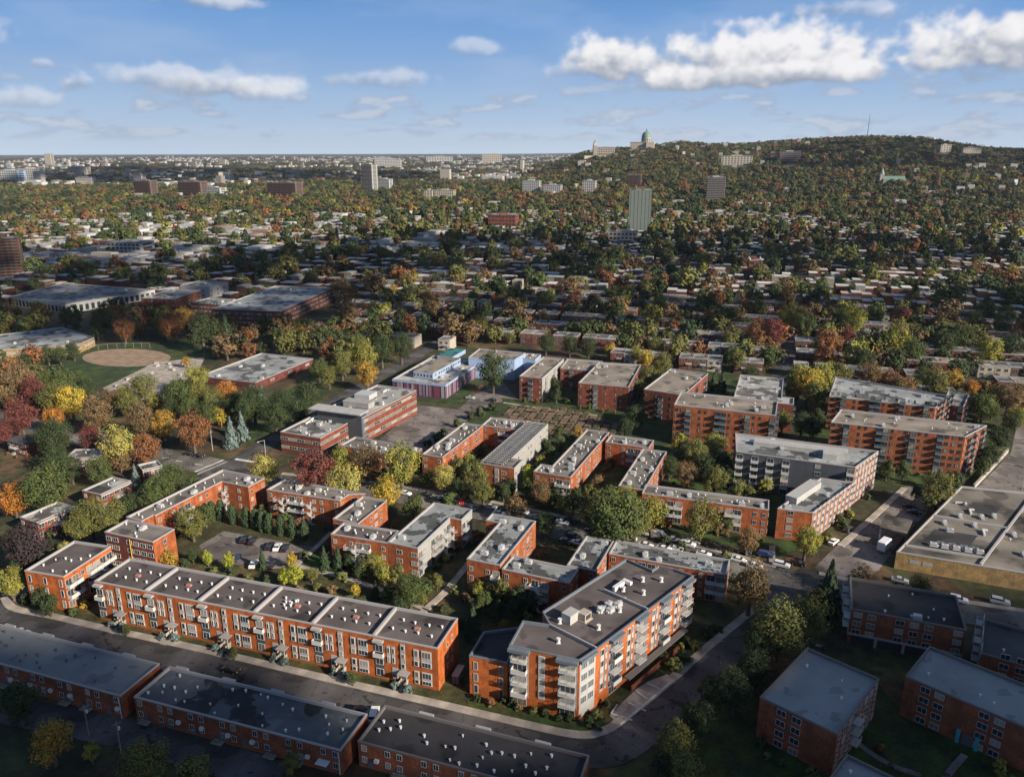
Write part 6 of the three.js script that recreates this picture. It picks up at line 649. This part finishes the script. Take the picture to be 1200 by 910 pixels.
// ================= cars =================
(function cars() {
  const paint = { black: lin(0.012, 0.012, 0.014), white: lin(0.75, 0.75, 0.75), navy: lin(0.02, 0.03, 0.07), silver: lin(0.42, 0.43, 0.45), red: lin(0.45, 0.03, 0.02), blue: lin(0.02, 0.05, 0.16) }, PM = Object.fromEntries(Object.entries(paint).map(([k, c]) => [k, new THREE.MeshPhysicalMaterial({ color: c, roughness: 0.35, clearcoat: 0.8, clearcoatRoughness: 0.1 })]));
  const side = (pts, w, bev = 0.08) => { const g = new THREE.ExtrudeGeometry(new THREE.Shape(pts.map(([x, y]) => new THREE.Vector2(x, y))), { depth: w - 2 * bev, bevelEnabled: true, bevelThickness: bev, bevelSize: bev, bevelSegments: 2, curveSegments: 4 }); g.translate(0, 0, -w / 2 + bev); return g; };
  const K = {
    c: { body: side([[-2.15, 0.35], [2.15, 0.35], [2.2, 0.62], [2.05, 0.82], [1.1, 0.95], [-1.5, 0.98], [-2.1, 0.92], [-2.2, 0.6]], 1.8), glass: side([[-1.55, 0.95], [1.05, 0.95], [0.35, 1.36], [-1.0, 1.38]], 1.56, 0.06), roof: side([[-0.98, 1.39], [0.33, 1.37], [0.25, 1.44], [-0.85, 1.45]], 1.45, 0.03), w: 0.33, wb: 1.35 },
    s: { body: side([[-2.3, 0.42], [2.3, 0.42], [2.35, 0.8], [2.2, 1.02], [1.25, 1.12], [-2.2, 1.14], [-2.35, 0.8]], 1.9), glass: side([[-2.2, 1.1], [1.2, 1.1], [0.55, 1.62], [-2.0, 1.64]], 1.66, 0.06), roof: side([[-1.98, 1.65], [0.52, 1.63], [0.4, 1.72], [-1.9, 1.73]], 1.55, 0.03), w: 0.37, wb: 1.4 },
    v: { body: side([[-2.6, 0.4], [2.6, 0.4], [2.6, 0.95], [2.05, 1.15], [1.45, 1.95], [-2.55, 2.05], [-2.62, 1.0]], 1.95), glass: side([[1.1, 1.2], [1.95, 1.2], [1.5, 1.84], [1.1, 1.84]], 2.0, 0.02), roof: side([[-2.5, 2.06], [1.4, 1.97], [1.3, 2.06], [-2.4, 2.13]], 1.7, 0.03), w: 0.36, wb: 1.6 },
    t: { body: mg([side([[-3.4, 0.9], [1.5, 0.9], [1.5, 3.5], [-3.4, 3.5]], 2.4, 0.06), side([[1.7, 0.6], [3.4, 0.6], [3.45, 1.5], [3.0, 1.7], [2.7, 2.5], [1.7, 2.6]], 2.2)]), glass: side([[2.2, 1.65], [3.05, 1.65], [2.78, 2.3], [2.2, 2.35]], 2.26, 0.02), roof: side([[-3.3, 3.57], [1.4, 3.57], [1.3, 3.64], [-3.2, 3.64]], 2.2, 0.03), w: 0.45, wb: 2.2 },
  };
  const nm = { c: 'car', s: 'sport_utility_car', v: 'delivery_van', t: 'box_truck' }, wheel = (r) => memo('wheel' + r, () => new THREE.CylinderGeometry(r, r, 0.24, 14).rotateX(Math.PI / 2)), rim = (r) => memo('rim' + r, () => new THREE.CylinderGeometry(r * 0.6, r * 0.6, 0.26, 10).rotateX(Math.PI / 2)), tyre = M(0.02, 0.02, 0.02), lampM = M(0.7, 0.7, 0.65, null, 0.2), tailM = M(0.4, 0.02, 0.02, null, 0.3), lg = memo('headl', () => bx(0.08, 0.16, 0.34));
  for (const [x, z, a, c, t, nb] of CARS) {
    const k = K[t], g = thing(nm[t], `${c} ${nm[t].replace(/_/g, ' ')} parked near ${PH[nb]}`, t === 'v' ? 'van' : t === 't' ? 'truck' : 'car', x, 0.16, z, a, `${c} ${nm[t].replace(/_/g, ' ')}s near ${PH[nb]}`);
    mesh('body', k.body, PM[c], g); mesh('windows', k.glass, MAT.glass, g); mesh('roof', k.roof, PM[c], g);
    for (const sx of [-1, 1]) for (const sz of [-1, 1]) { const w = mesh('wheel', wheel(k.w), tyre, g); w.position.set(sx * k.wb, k.w, sz * (t === 't' ? 1.0 : 0.8)); mesh('rim', rim(k.w), MAT.metal, w); }
    const L = t === 't' ? 3.45 : t === 'v' ? 2.64 : t === 's' ? 2.4 : 2.22; for (const sz of [-1, 1]) { mesh('headlight', lg, lampM, g).position.set(L, 0.72, sz * 0.62); mesh('tail_light', lg, tailM, g).position.set(-L, 0.85, sz * 0.62); }
  }
})();
// small site things at the ball field: backstop fence, red digger, stacked pale slabs
(function field() {
  const at = (px) => px, d = AREAS.find((q) => q[0] === 'ball_diamond')[2], cx = d.reduce((a, p) => a + p[0], 0) / d.length, cz = d.reduce((a, p) => a + p[1], 0) / d.length;
  const f = thing('backstop_fence', 'curved chain link backstop fence behind the clay ball diamond', 'fence', cx - 16, 0, cz - 22, 0.2); for (let i = 0; i < 9; i++) { mesh('post', cy(0.05, 0.05, 3.4, 6, -20 + i * 5, 1.7, -Math.abs(i - 4) * -1.2), MAT.metal, f); if (i < 8) { const r = mesh('rail', bx(5.1, 0.08, 0.08), MAT.metal, f); r.position.set(-17.5 + i * 5, 3.35, (Math.abs(i - 4) + Math.abs(i - 3)) * 0.6); } }
  const pl = AREAS.find((q) => q[0] === 'plaza')[2], r = rng(66), xs = pl.map((p) => p[0]), zs = pl.map((p) => p[1]);
  for (let i = 0; i < 26; i++) { const x = mix(Math.min(...xs), Math.max(...xs), r()), z = mix(Math.min(...zs), Math.max(...zs), r()); if (!inPoly(x, z, pl)) continue; const g = thing('slab_stack', 'stack of pale slabs in the paved yard by the ball field', 'slabs', x, 0.05, z, r() * 3, 'stacked slabs in the paved yard'); for (let j = 0; j < 3; j++) mesh('slab', memo('slab' + j, () => bx(2.6 - j * 0.3, 0.35, 1.7)), [MAT.palegrey, MAT.stone, MAT.white][(i + j) % 3], g).position.y = 0.2 + j * 0.37; }
  const g = thing('excavator', 'small red excavator working among the dark trees', 'excavator', X.DIG[0], 0, X.DIG[1], 0.4); mesh('body', bx(3.6, 1.6, 2.4, 0, 1.9, 0), MAT.red2, g); mesh('cab', bx(1.3, 1.5, 1.1, 0.6, 3.3, 0.4), MAT.red2, g); for (const s of [-1, 1]) mesh('track', bx(4.2, 0.9, 0.7, 0, 0.5, s * 1.0), MAT.dark, g); const b1 = mesh('boom', bx(5, 0.5, 0.5, 2.5, 0, 0), MAT.red2, g); b1.position.set(1.2, 2.6, -0.3); b1.rotation.z = 0.55; const b2 = mesh('arm', bx(3.6, 0.4, 0.4, 1.8, 0, 0), MAT.red2, g); b2.position.set(5.3, 5.1, -0.3); b2.rotation.z = -0.9; mesh('bucket', bx(1, 0.9, 0.9, 7.6, 2.2, -0.3), MAT.dark, g);
})();

// ================= house rows and woodland beyond =================
const roadNear = (x, z, m) => roadLines.some(([l, w]) => { for (let i = 0; i + 1 < l.length; i++) { const [ax, az] = l[i], dx = l[i + 1][0] - ax, dz = l[i + 1][1] - az, t = Math.max(0, Math.min(1, ((x - ax) * dx + (z - az) * dz) / (dx * dx + dz * dz))); if (Math.hypot(x - ax - dx * t, z - az - dz * t) < w / 2 + m) return true; } return false; });
const boxes = footprints.map((p) => [Math.min(...p.map((q) => q[0])) - 4, Math.max(...p.map((q) => q[0])) + 4, Math.min(...p.map((q) => q[1])) - 4, Math.max(...p.map((q) => q[1])) + 4, offsetPoly(p, 3)]);
const areaPolys = AREAS.filter((q) => !['lawn', 'block_lawn'].includes(q[0])).map((q) => q[2]);
const bigOnes = blds.filter((b) => Math.hypot(b.x, b.z) > 400 && ['school', 'hall', 'redbalc', 'maroon', 'yellow2', 'plainwhite'].includes(b.s)).map((b) => { const A = b.p.map((q) => Math.atan2(q[0], -q[1])), D = b.p.map((q) => Math.hypot(q[0], q[1])); return [Math.min(...A), Math.max(...A), Math.min(...D), Math.max(...D)]; });
const front = (x, z) => { const a = Math.atan2(x, -z), d = Math.hypot(x, z); return bigOnes.some(([a0, a1, d0, d1]) => a > a0 && a < a1 && d < d1 && d > d0 - 26); };
const blocked = (x, z) => front(x, z) || boxes.some(([a, b, c, d, p]) => x > a && x < b && z > c && z < d && inPoly(x, z, p)) || areaPolys.some((p) => inPoly(x, z, p)) || roadNear(x, z, 1.5) || TOWERS.some((t) => Math.hypot(x - t[2], z - t[4]) < t[5] * 0.6 + 3);
const DMIN = [[-0.62, 700], [-0.38, 660], [-0.22, 600], [-0.19, 470], [-0.08, 470], [0.02, 480], [0.14, 440], [0.3, 430], [0.36, 415], [0.5, 395], [0.62, 350]].map(([a, d]) => [a, d]);
const dmin = (a) => { if (a <= DMIN[0][0]) return DMIN[0][1]; for (let i = 0; i + 1 < DMIN.length; i++) if (a <= DMIN[i + 1][0]) return mix(DMIN[i][1], DMIN[i + 1][1], (a - DMIN[i][0]) / (DMIN[i + 1][0] - DMIN[i][0])); return 350; };
const UA = 0.30, UX = Math.cos(UA), UZ = Math.sin(UA), VX = UZ, VZ = -UX, rows = [], treeSpots = [], rH = rng(555);
for (let v = 250; v < 1500; v += 31) {
  const flip = Math.round(v / 31) % 2; let u = -1300 - rH() * 30;
  while (u < 1300) {
    if (Math.abs(((u + 4000 + v * 0.05) % 172) - 86) > 79) { u += 12; continue; }
    const n = 2 + Math.floor(rH() * 4);
    for (let k = 0; k < n; k++, u += 7.7) {
      const x = UX * u + VX * v, z = UZ * u + VZ * v, d = Math.hypot(x, z), a = Math.atan2(x, -z);
      if (Math.abs(a) > 0.64 || z > 0 || d < dmin(a) || d > 1500) continue;
      if (blocked(x, z) || terr(x, z) > 25) continue;
      rows.push([x, z, d, flip, Math.floor(rH() * 6)]);
    }
    u += 3 + rH() * 5;
  }
}
rows.sort((a, b) => a[2] - b[2]);
const hbody = [], hm = [MAT.darkred, MAT.brickdark, MAT.brown, MAT.darkred, MAT.red, MAT.cream], hn = ['dark red brick', 'dark brick', 'brown brick', 'dark red brick', 'red brick', 'cream rendered'], hr = [ROOF.white, ROOF.membrane, ROOF.slatebright, ROOF.gravel3, ROOF.white, ROOF.membrane], hrn = ['white', 'pale grey', 'grey', 'tan', 'white', 'pale grey'];
(function houses() {
  const wg = bx(7.5, 7.0, 11, 0, 3.2, 0), rg = bx(7.1, 0.12, 10.6, 0, 6.66, 0), pg = mg([bx(7.6, 0.5, 0.3, 0, 6.75, 5.4), bx(7.6, 0.4, 0.3, 0, 6.7, -5.4), bx(0.3, 0.4, 10.5, 3.65, 6.7, 0), bx(0.3, 0.4, 10.5, -3.65, 6.7, 0)]), w2 = winBoth(1.8, 1.5, 2), dg = bx(1.0, 2.1, 0.1), bg = mg([bx(3.2, 0.15, 1.5, 0, 0, 0.75), bx(3.2, 0.07, 0.07, 0, 1, 1.45), bx(3.2, 0.6, 0.04, 0, 0.5, 1.45)]), cg = bx(0.9, 1.6, 0.7, 2.4, 7.2, -2);
  rows.slice(0, 300).forEach(([x, z, d, flip, c], i) => {
    const r = (c * 3 + i * 7) % 6, g = thing('row_house', `${hn[c]} house, ${hrn[r]} roof${i % 2 ? ' and chimney' : ''} behind ${nearPh(x, z)}`.replace(' and chimney behind', (m) => (nearPh(x, z).split(' ').length > 4 ? ' behind' : m)), 'house', x, terr(x, z), z, -UA + (flip ? Math.PI : 0), 'row houses beyond the apartments');
    mesh('wall', wg, hm[c], g); const rf = mesh('roof', rg, hr[r], g); mesh('parapet', pg, i % 3 ? MAT.coping : MAT.white, g); if (i % 2) mesh('chimney', cg, MAT.red, rf);
    for (const [sx, y, zz, ry] of [[-1.7, 1.9, 5.53, 0], [-1.7, 4.9, 5.53, 0], [1.8, 4.9, 5.53, 0], [-1.7, 4.8, -5.53, Math.PI], [1.8, 4.8, -5.53, Math.PI], [1.8, 1.9, -5.53, Math.PI]]) { const w = mesh('window', w2, [MAT.frame, MAT.glass], g); w.position.set(sx, y, zz); w.rotation.y = ry; }
    mesh('door', dg, MAT.framedark, g).position.set(1.8, 1.2, 5.56); const bl = mesh('balcony', bg, MAT.frame, g); bl.position.set(1.6, 3.4, 5.5);
  });
  const far = rows.slice(300), m4 = new THREE.Matrix4(), q = new THREE.Quaternion(), up = new THREE.Vector3(0, 1, 0), grp = new THREE.Group(); grp.name = 'distant_houses'; grp.userData = { kind: 'stuff', label: 'rows of small flat roofed houses filling the far streets', category: 'houses' }; scene.add(grp);
  const body = new THREE.InstancedMesh(wg, new THREE.MeshStandardMaterial({ roughness: 0.9, map: TX.brick }), far.length), roof = new THREE.InstancedMesh(bx(7.6, 0.35, 11.1, 0, 6.85, 0), new THREE.MeshStandardMaterial({ roughness: 0.9 }), far.length); body.name = 'house_walls'; roof.name = 'house_roofs';
  far.forEach(([x, z, d, flip, c], i) => { q.setFromAxisAngle(up, -UA + (flip ? Math.PI : 0)); const s = 1 + (d > 900 ? 0.15 : 0); m4.compose(new THREE.Vector3(x, terr(x, z), z), q, new THREE.Vector3(s, 0.85 + (c % 3) * 0.15, s)); body.setMatrixAt(i, m4); roof.setMatrixAt(i, m4); body.setColorAt(i, hm[c].color.clone().multiplyScalar(0.75)); roof.setColorAt(i, hr[(c * 3 + i * 7) % 6].color.clone().multiplyScalar(0.95)); });
  for (const o of [body, roof]) { o.castShadow = o.receiveShadow = true; o.userData.kind = 'stuff'; grp.add(o); }
})();
const clear = new Set();
// scattered larger blocks of the far city
(function farBlocks() {
  const r = rng(909), list = [];
  for (let i = 0; i < 5200; i++) { const a = (r() * 2 - 1) * 0.64, d = 900 + Math.pow(r(), 1.25) * 9500, x = d * Math.sin(a), z = -d * Math.cos(a), h0 = terr(x, z); if (h0 > 20 && r() < 0.6) continue; const cl = fbm(x / 420, z / 420, 700, 3); if (cl < (d > 2600 ? 0.45 : h0 > 20 ? 0.42 : 0.535)) continue; list.push([x, z, d, h0, r(), r(), r(), r()]); if (d < 4600) for (let t = 0; t < 3; t++) { const f = 1 - t * 14 / d; clear.add(Math.round(x * f / 14) + ',' + Math.round(z * f / 14)); } }
  const m4 = new THREE.Matrix4(), q = new THREE.Quaternion(), up = new THREE.Vector3(0, 1, 0), o = new THREE.InstancedMesh(bx(1, 1, 1, 0, 0.5, 0), new THREE.MeshStandardMaterial({ roughness: 0.85 }), list.length); o.name = 'distant_city_blocks'; o.userData = { kind: 'stuff', label: 'pale low blocks of the far city across the plain', category: 'buildings' };
  list.forEach(([x, z, d, h0, a, b, c, e], i) => { q.setFromAxisAngle(up, -UA + (a < 0.15 ? 0.5 : 0)); const far = d > 2600, tall = far && e > 0.982; m4.compose(new THREE.Vector3(x, h0 - 1, z), q, (h0 > 20 ? new THREE.Vector3(9 + a * 9, 11 + b * 8, 9 + c * 6) : new THREE.Vector3(10 + a * a * (far ? 40 : 20), (far ? 10 : 8) + b * b * (far ? 10 : 5) + (tall ? 26 : 0), 10 + c * 14))); o.setMatrixAt(i, m4); const k = e < 0.62 ? [0.36, 0.36, 0.36] : e < 0.75 ? [0.33, 0.31, 0.3] : e < 0.87 ? [0.22, 0.13, 0.10] : [0.30, 0.27, 0.24]; const v = 0.6 + b * 0.55; o.setColorAt(i, lin(k[0] * v, k[1] * v, k[2] * v)); });
  o.castShadow = o.receiveShadow = true; scene.add(o);
})();
(function woods() {
  const r = rng(4242), W = [[0, 0.22], [13, 0.05], [1, 0.15], [2, 0.19], [12, 0.16], [3, 0.035], [8, 0.10], [6, 0.03], [10, 0.03], [7, 0.02], [9, 0.015]], pick = (t) => { let s = 0; for (const [c, w] of W) { s += w; if (t < s) return c; } return 2; };
  const spots = [], rowKey = new Set(); rows.forEach(([x, z]) => { for (let i = -1; i <= 1; i++) for (let j = -1; j <= 1; j++) rowKey.add(Math.round(x / 6) + i + ',' + (Math.round(z / 6) + j)); });
  const band = (d0, d1, step, keep, s0, s1) => { const N = Math.ceil(d1 / step); for (let i = -N; i <= N; i++) for (let j = 0; j <= N; j++) { const x = (i + (r() - 0.5) * 0.9) * step, z = -(j + (r() - 0.5) * 0.9) * step, t = r(), q = r(), c0 = r(), d = Math.hypot(x, z), a = Math.atan2(x, -z); if (d < d0 || d > d1 || Math.abs(a) > 0.66) continue; if (t > keep(x, z, d)) continue; if (d > 900 && clear.has(Math.round(x / 14) + ',' + Math.round(z / 14))) continue; spots.push([x, z, d, mix(s0, s1, Math.pow(q, 1.5)), c0, r()]); } };
  const inSight = (x, z) => { const d = Math.hypot(x, z), a = Math.atan2(x, -z); return TOWERS.some((t) => { const td = Math.hypot(t[2], t[4]); return Math.hypot(x - t[2], z - t[4]) < t[5] * 0.6 + 4 || (d < td && td - d < td * 0.07 && Math.abs(a - Math.atan2(t[2], -t[4])) < t[5] * 0.5 / td); }); };
  const exHouse = (x, z) => rowKey.has(Math.round(x / 6) + ',' + Math.round(z / 6));
  band(255, 640, 11, (x, z, d) => { const a = Math.atan2(x, -z); if (d < dmin(a)) { if (a > -0.19 || d < 400) return 0; return blocked(x, z) ? 0 : 0.62; } if (blocked(x, z)) return 0; return exHouse(x, z) ? 0.16 : 0.86; }, 7, 17);
  band(640, 1500, 13, (x, z, d) => (blocked(x, z) || inSight(x, z) ? 0 : (exHouse(x, z) ? 0.2 : 0.92) * (0.5 + 0.8 * fbm(x / 160, z / 160, 61, 2))), 8, 19);
  band(1500, 2700, 17, (x, z) => (inSight(x, z) ? 0 : 0.3 + 0.95 * fbm(x / 300, z / 300, 62, 3)), 12, 25);
  band(2700, 4600, 23, (x, z) => { const h = terr(x, z); if (inSight(x, z)) return 0; return h > 40 ? 0.93 : 0.15 + 1.1 * sm(0.32, 0.52, fbm(x / 500, z / 500, 63, 3)); }, 17, 34);
  band(4600, 11000, 50, (x, z) => sm(0.30, 0.5, fbm(x / 900, z / 900, 64, 3)), 50, 90);
  spots.sort((a, b) => a[2] - b[2]);
  const tint = (x, z, c0) => { const n = fbm(x / 90, z / 90, 65, 3); return pick(Math.min(0.999, Math.max(0, c0 * 0.75 + (n - 0.3) * 0.45))); };
  const own = Math.max(0, 300 - broad);
  let k = 0; const rest = [];
  for (const s of spots) { if (k < own && s[2] < 640) { const c = tint(s[0], s[1], s[4]); plant(s[0], s[1], s[3], s[3] * (0.95 + s[5] * 0.3), c, 0, `${COLN[c]} street tree standing behind ${nearPh(s[0], s[1])}`, 'tree', 'trees among the houses beyond the apartments', terr(s[0], s[1])); k++; } else rest.push(s); }
  const grp = new THREE.Group(); grp.name = 'distant_trees'; grp.userData = { kind: 'stuff', label: 'autumn tree canopy covering the far streets, plain and hill', category: 'trees' }; scene.add(grp);
  const geos = [21, 22, 23, 24].map((s) => crown(s * 5, 'b', 40, 26, 0.042)).concat([31, 32, 33, 34].map((s) => crown(s * 5, 'b', 22, 18, 0.08))), mat = new THREE.MeshStandardMaterial({ roughness: 0.95, vertexColors: true }), lists = geos.map(() => []);
  rest.forEach((s, i) => lists[(s[2] < 900 ? 0 : 4) + (i % 4)].push(s));
  const m4 = new THREE.Matrix4(), q = new THREE.Quaternion(), up = new THREE.Vector3(0, 1, 0), col = new THREE.Color();
  lists.forEach((L, i) => { if (!L.length) return; const o = new THREE.InstancedMesh(geos[i], mat, L.length); o.name = 'tree_crowns_' + String(i + 1).padStart(3, '0'); o.userData.kind = 'stuff'; o.castShadow = o.receiveShadow = true; L.forEach(([x, z, d, s, c0, t], j) => { q.setFromAxisAngle(up, t * 6.28); const hgt = d > 4600 ? s * 0.14 : s * (0.95 + t * 0.35) * (d > 2700 ? 0.42 : d > 1500 ? 0.7 : 1); m4.compose(new THREE.Vector3(x, terr(x, z) + (d < 2700 ? 0.6 : -1), z), q, new THREE.Vector3(s * (0.95 + ((t * 37) % 1) * 0.4), hgt, s * (0.95 + ((t * 91) % 1) * 0.4))); o.setMatrixAt(j, m4); const c = COLV[tint(x, z, c0)], v = (d > 1000 ? 0.56 : 0.66) + t * 0.42; o.setColorAt(j, col.setRGB(c[0] * v, c[1] * v, c[2] * v)); }); grp.add(o); });
  // trunks of the nearer ones
  const near = rest.filter((s) => s[2] < 700), tk = new THREE.InstancedMesh(trunkGeo[0], MAT.bark, near.length); tk.name = 'tree_trunks'; tk.userData.kind = 'stuff'; near.forEach(([x, z, d, s], j) => { m4.compose(new THREE.Vector3(x, terr(x, z), z), q, new THREE.Vector3(s, s, s)); tk.setMatrixAt(j, m4); }); grp.add(tk);
  console.log('trees', broad, rest.length, 'houses', rows.length);
})();

// ================= clouds between the sun and the ground in shade (outside the frame) =================
function shadeCloud(zone, alt, seed, step, rad, label) { // a low cloud built of overlapping puffs
  const r = rng(seed), xs = zone.map((p) => p[0]), zs = zone.map((p) => p[1]), a = [], ico = new THREE.IcosahedronGeometry(1, 2), k = alt / sunDir.y;
  const pp = ico.attributes.position;
  const puff = (x, y, z, s, sd) => { const g = ico.clone(), p = g.attributes.position; for (let i = 0; i < p.count; i++) { const X_ = pp.getX(i), Y_ = pp.getY(i), Z_ = pp.getZ(i), f = 0.78 + 0.45 * fbm(X_ * 2.2 + sd, Z_ * 2.2 + Y_ * 1.7, sd, 3); p.setXYZ(i, x + X_ * f * s, y + Math.max(-0.28, Y_ * 0.5) * f * s, z + Z_ * f * s); } g.computeVertexNormals(); return g; };
  for (let x = Math.min(...xs); x < Math.max(...xs); x += step) for (let z = Math.min(...zs); z < Math.max(...zs); z += step) { const X_ = x + (r() - 0.5) * step * 0.5, Z_ = z + (r() - 0.5) * step * 0.5; if (!inPoly(X_, Z_, zone)) continue; a.push(puff(X_ + sunDir.x * k, alt + (r() - 0.5) * 14, Z_ + sunDir.z * k, rad * (0.8 + r() * 0.4), seed + a.length)); }
  const o = mesh(numbered('cloud'), mg(a), M(0.88, 0.88, 0.9, null, 1), scene); tag(o, label, 'cloud'); 
}
shadeCloud(ZONE.front, 620, 21, 17, 15, 'broad low white cloud shading the terraces along the front road');
shadeCloud(ZONE.mid, 760, 23, 40, 17, 'white cloud shading the house rows beyond the apartments');
shadeCloud(ZONE.hill, 1100, 24, 110, 38, 'white cloud shading the wooded hill slope');
shadeCloud([[-1800, -2700], [-350, -2900], [-250, -3900], [-2700, -5200]], 1500, 25, 150, 66, 'broken white cloud shading the far plain');
shadeCloud([[-330, -760], [60, -720], [420, -800], [640, -960], [300, -1130], [-260, -1060]], 900, 26, 64, 27, 'broken white cloud shading the house rows around the tall green tower');
shadeCloud(ZONE.left, 760, 22, 36, 16, 'white cloud shading the schools and ball field');

scene.traverse((o) => { if (o.isMesh) { o.castShadow = true; o.receiveShadow = true; } });
renderer.render(scene, camera);
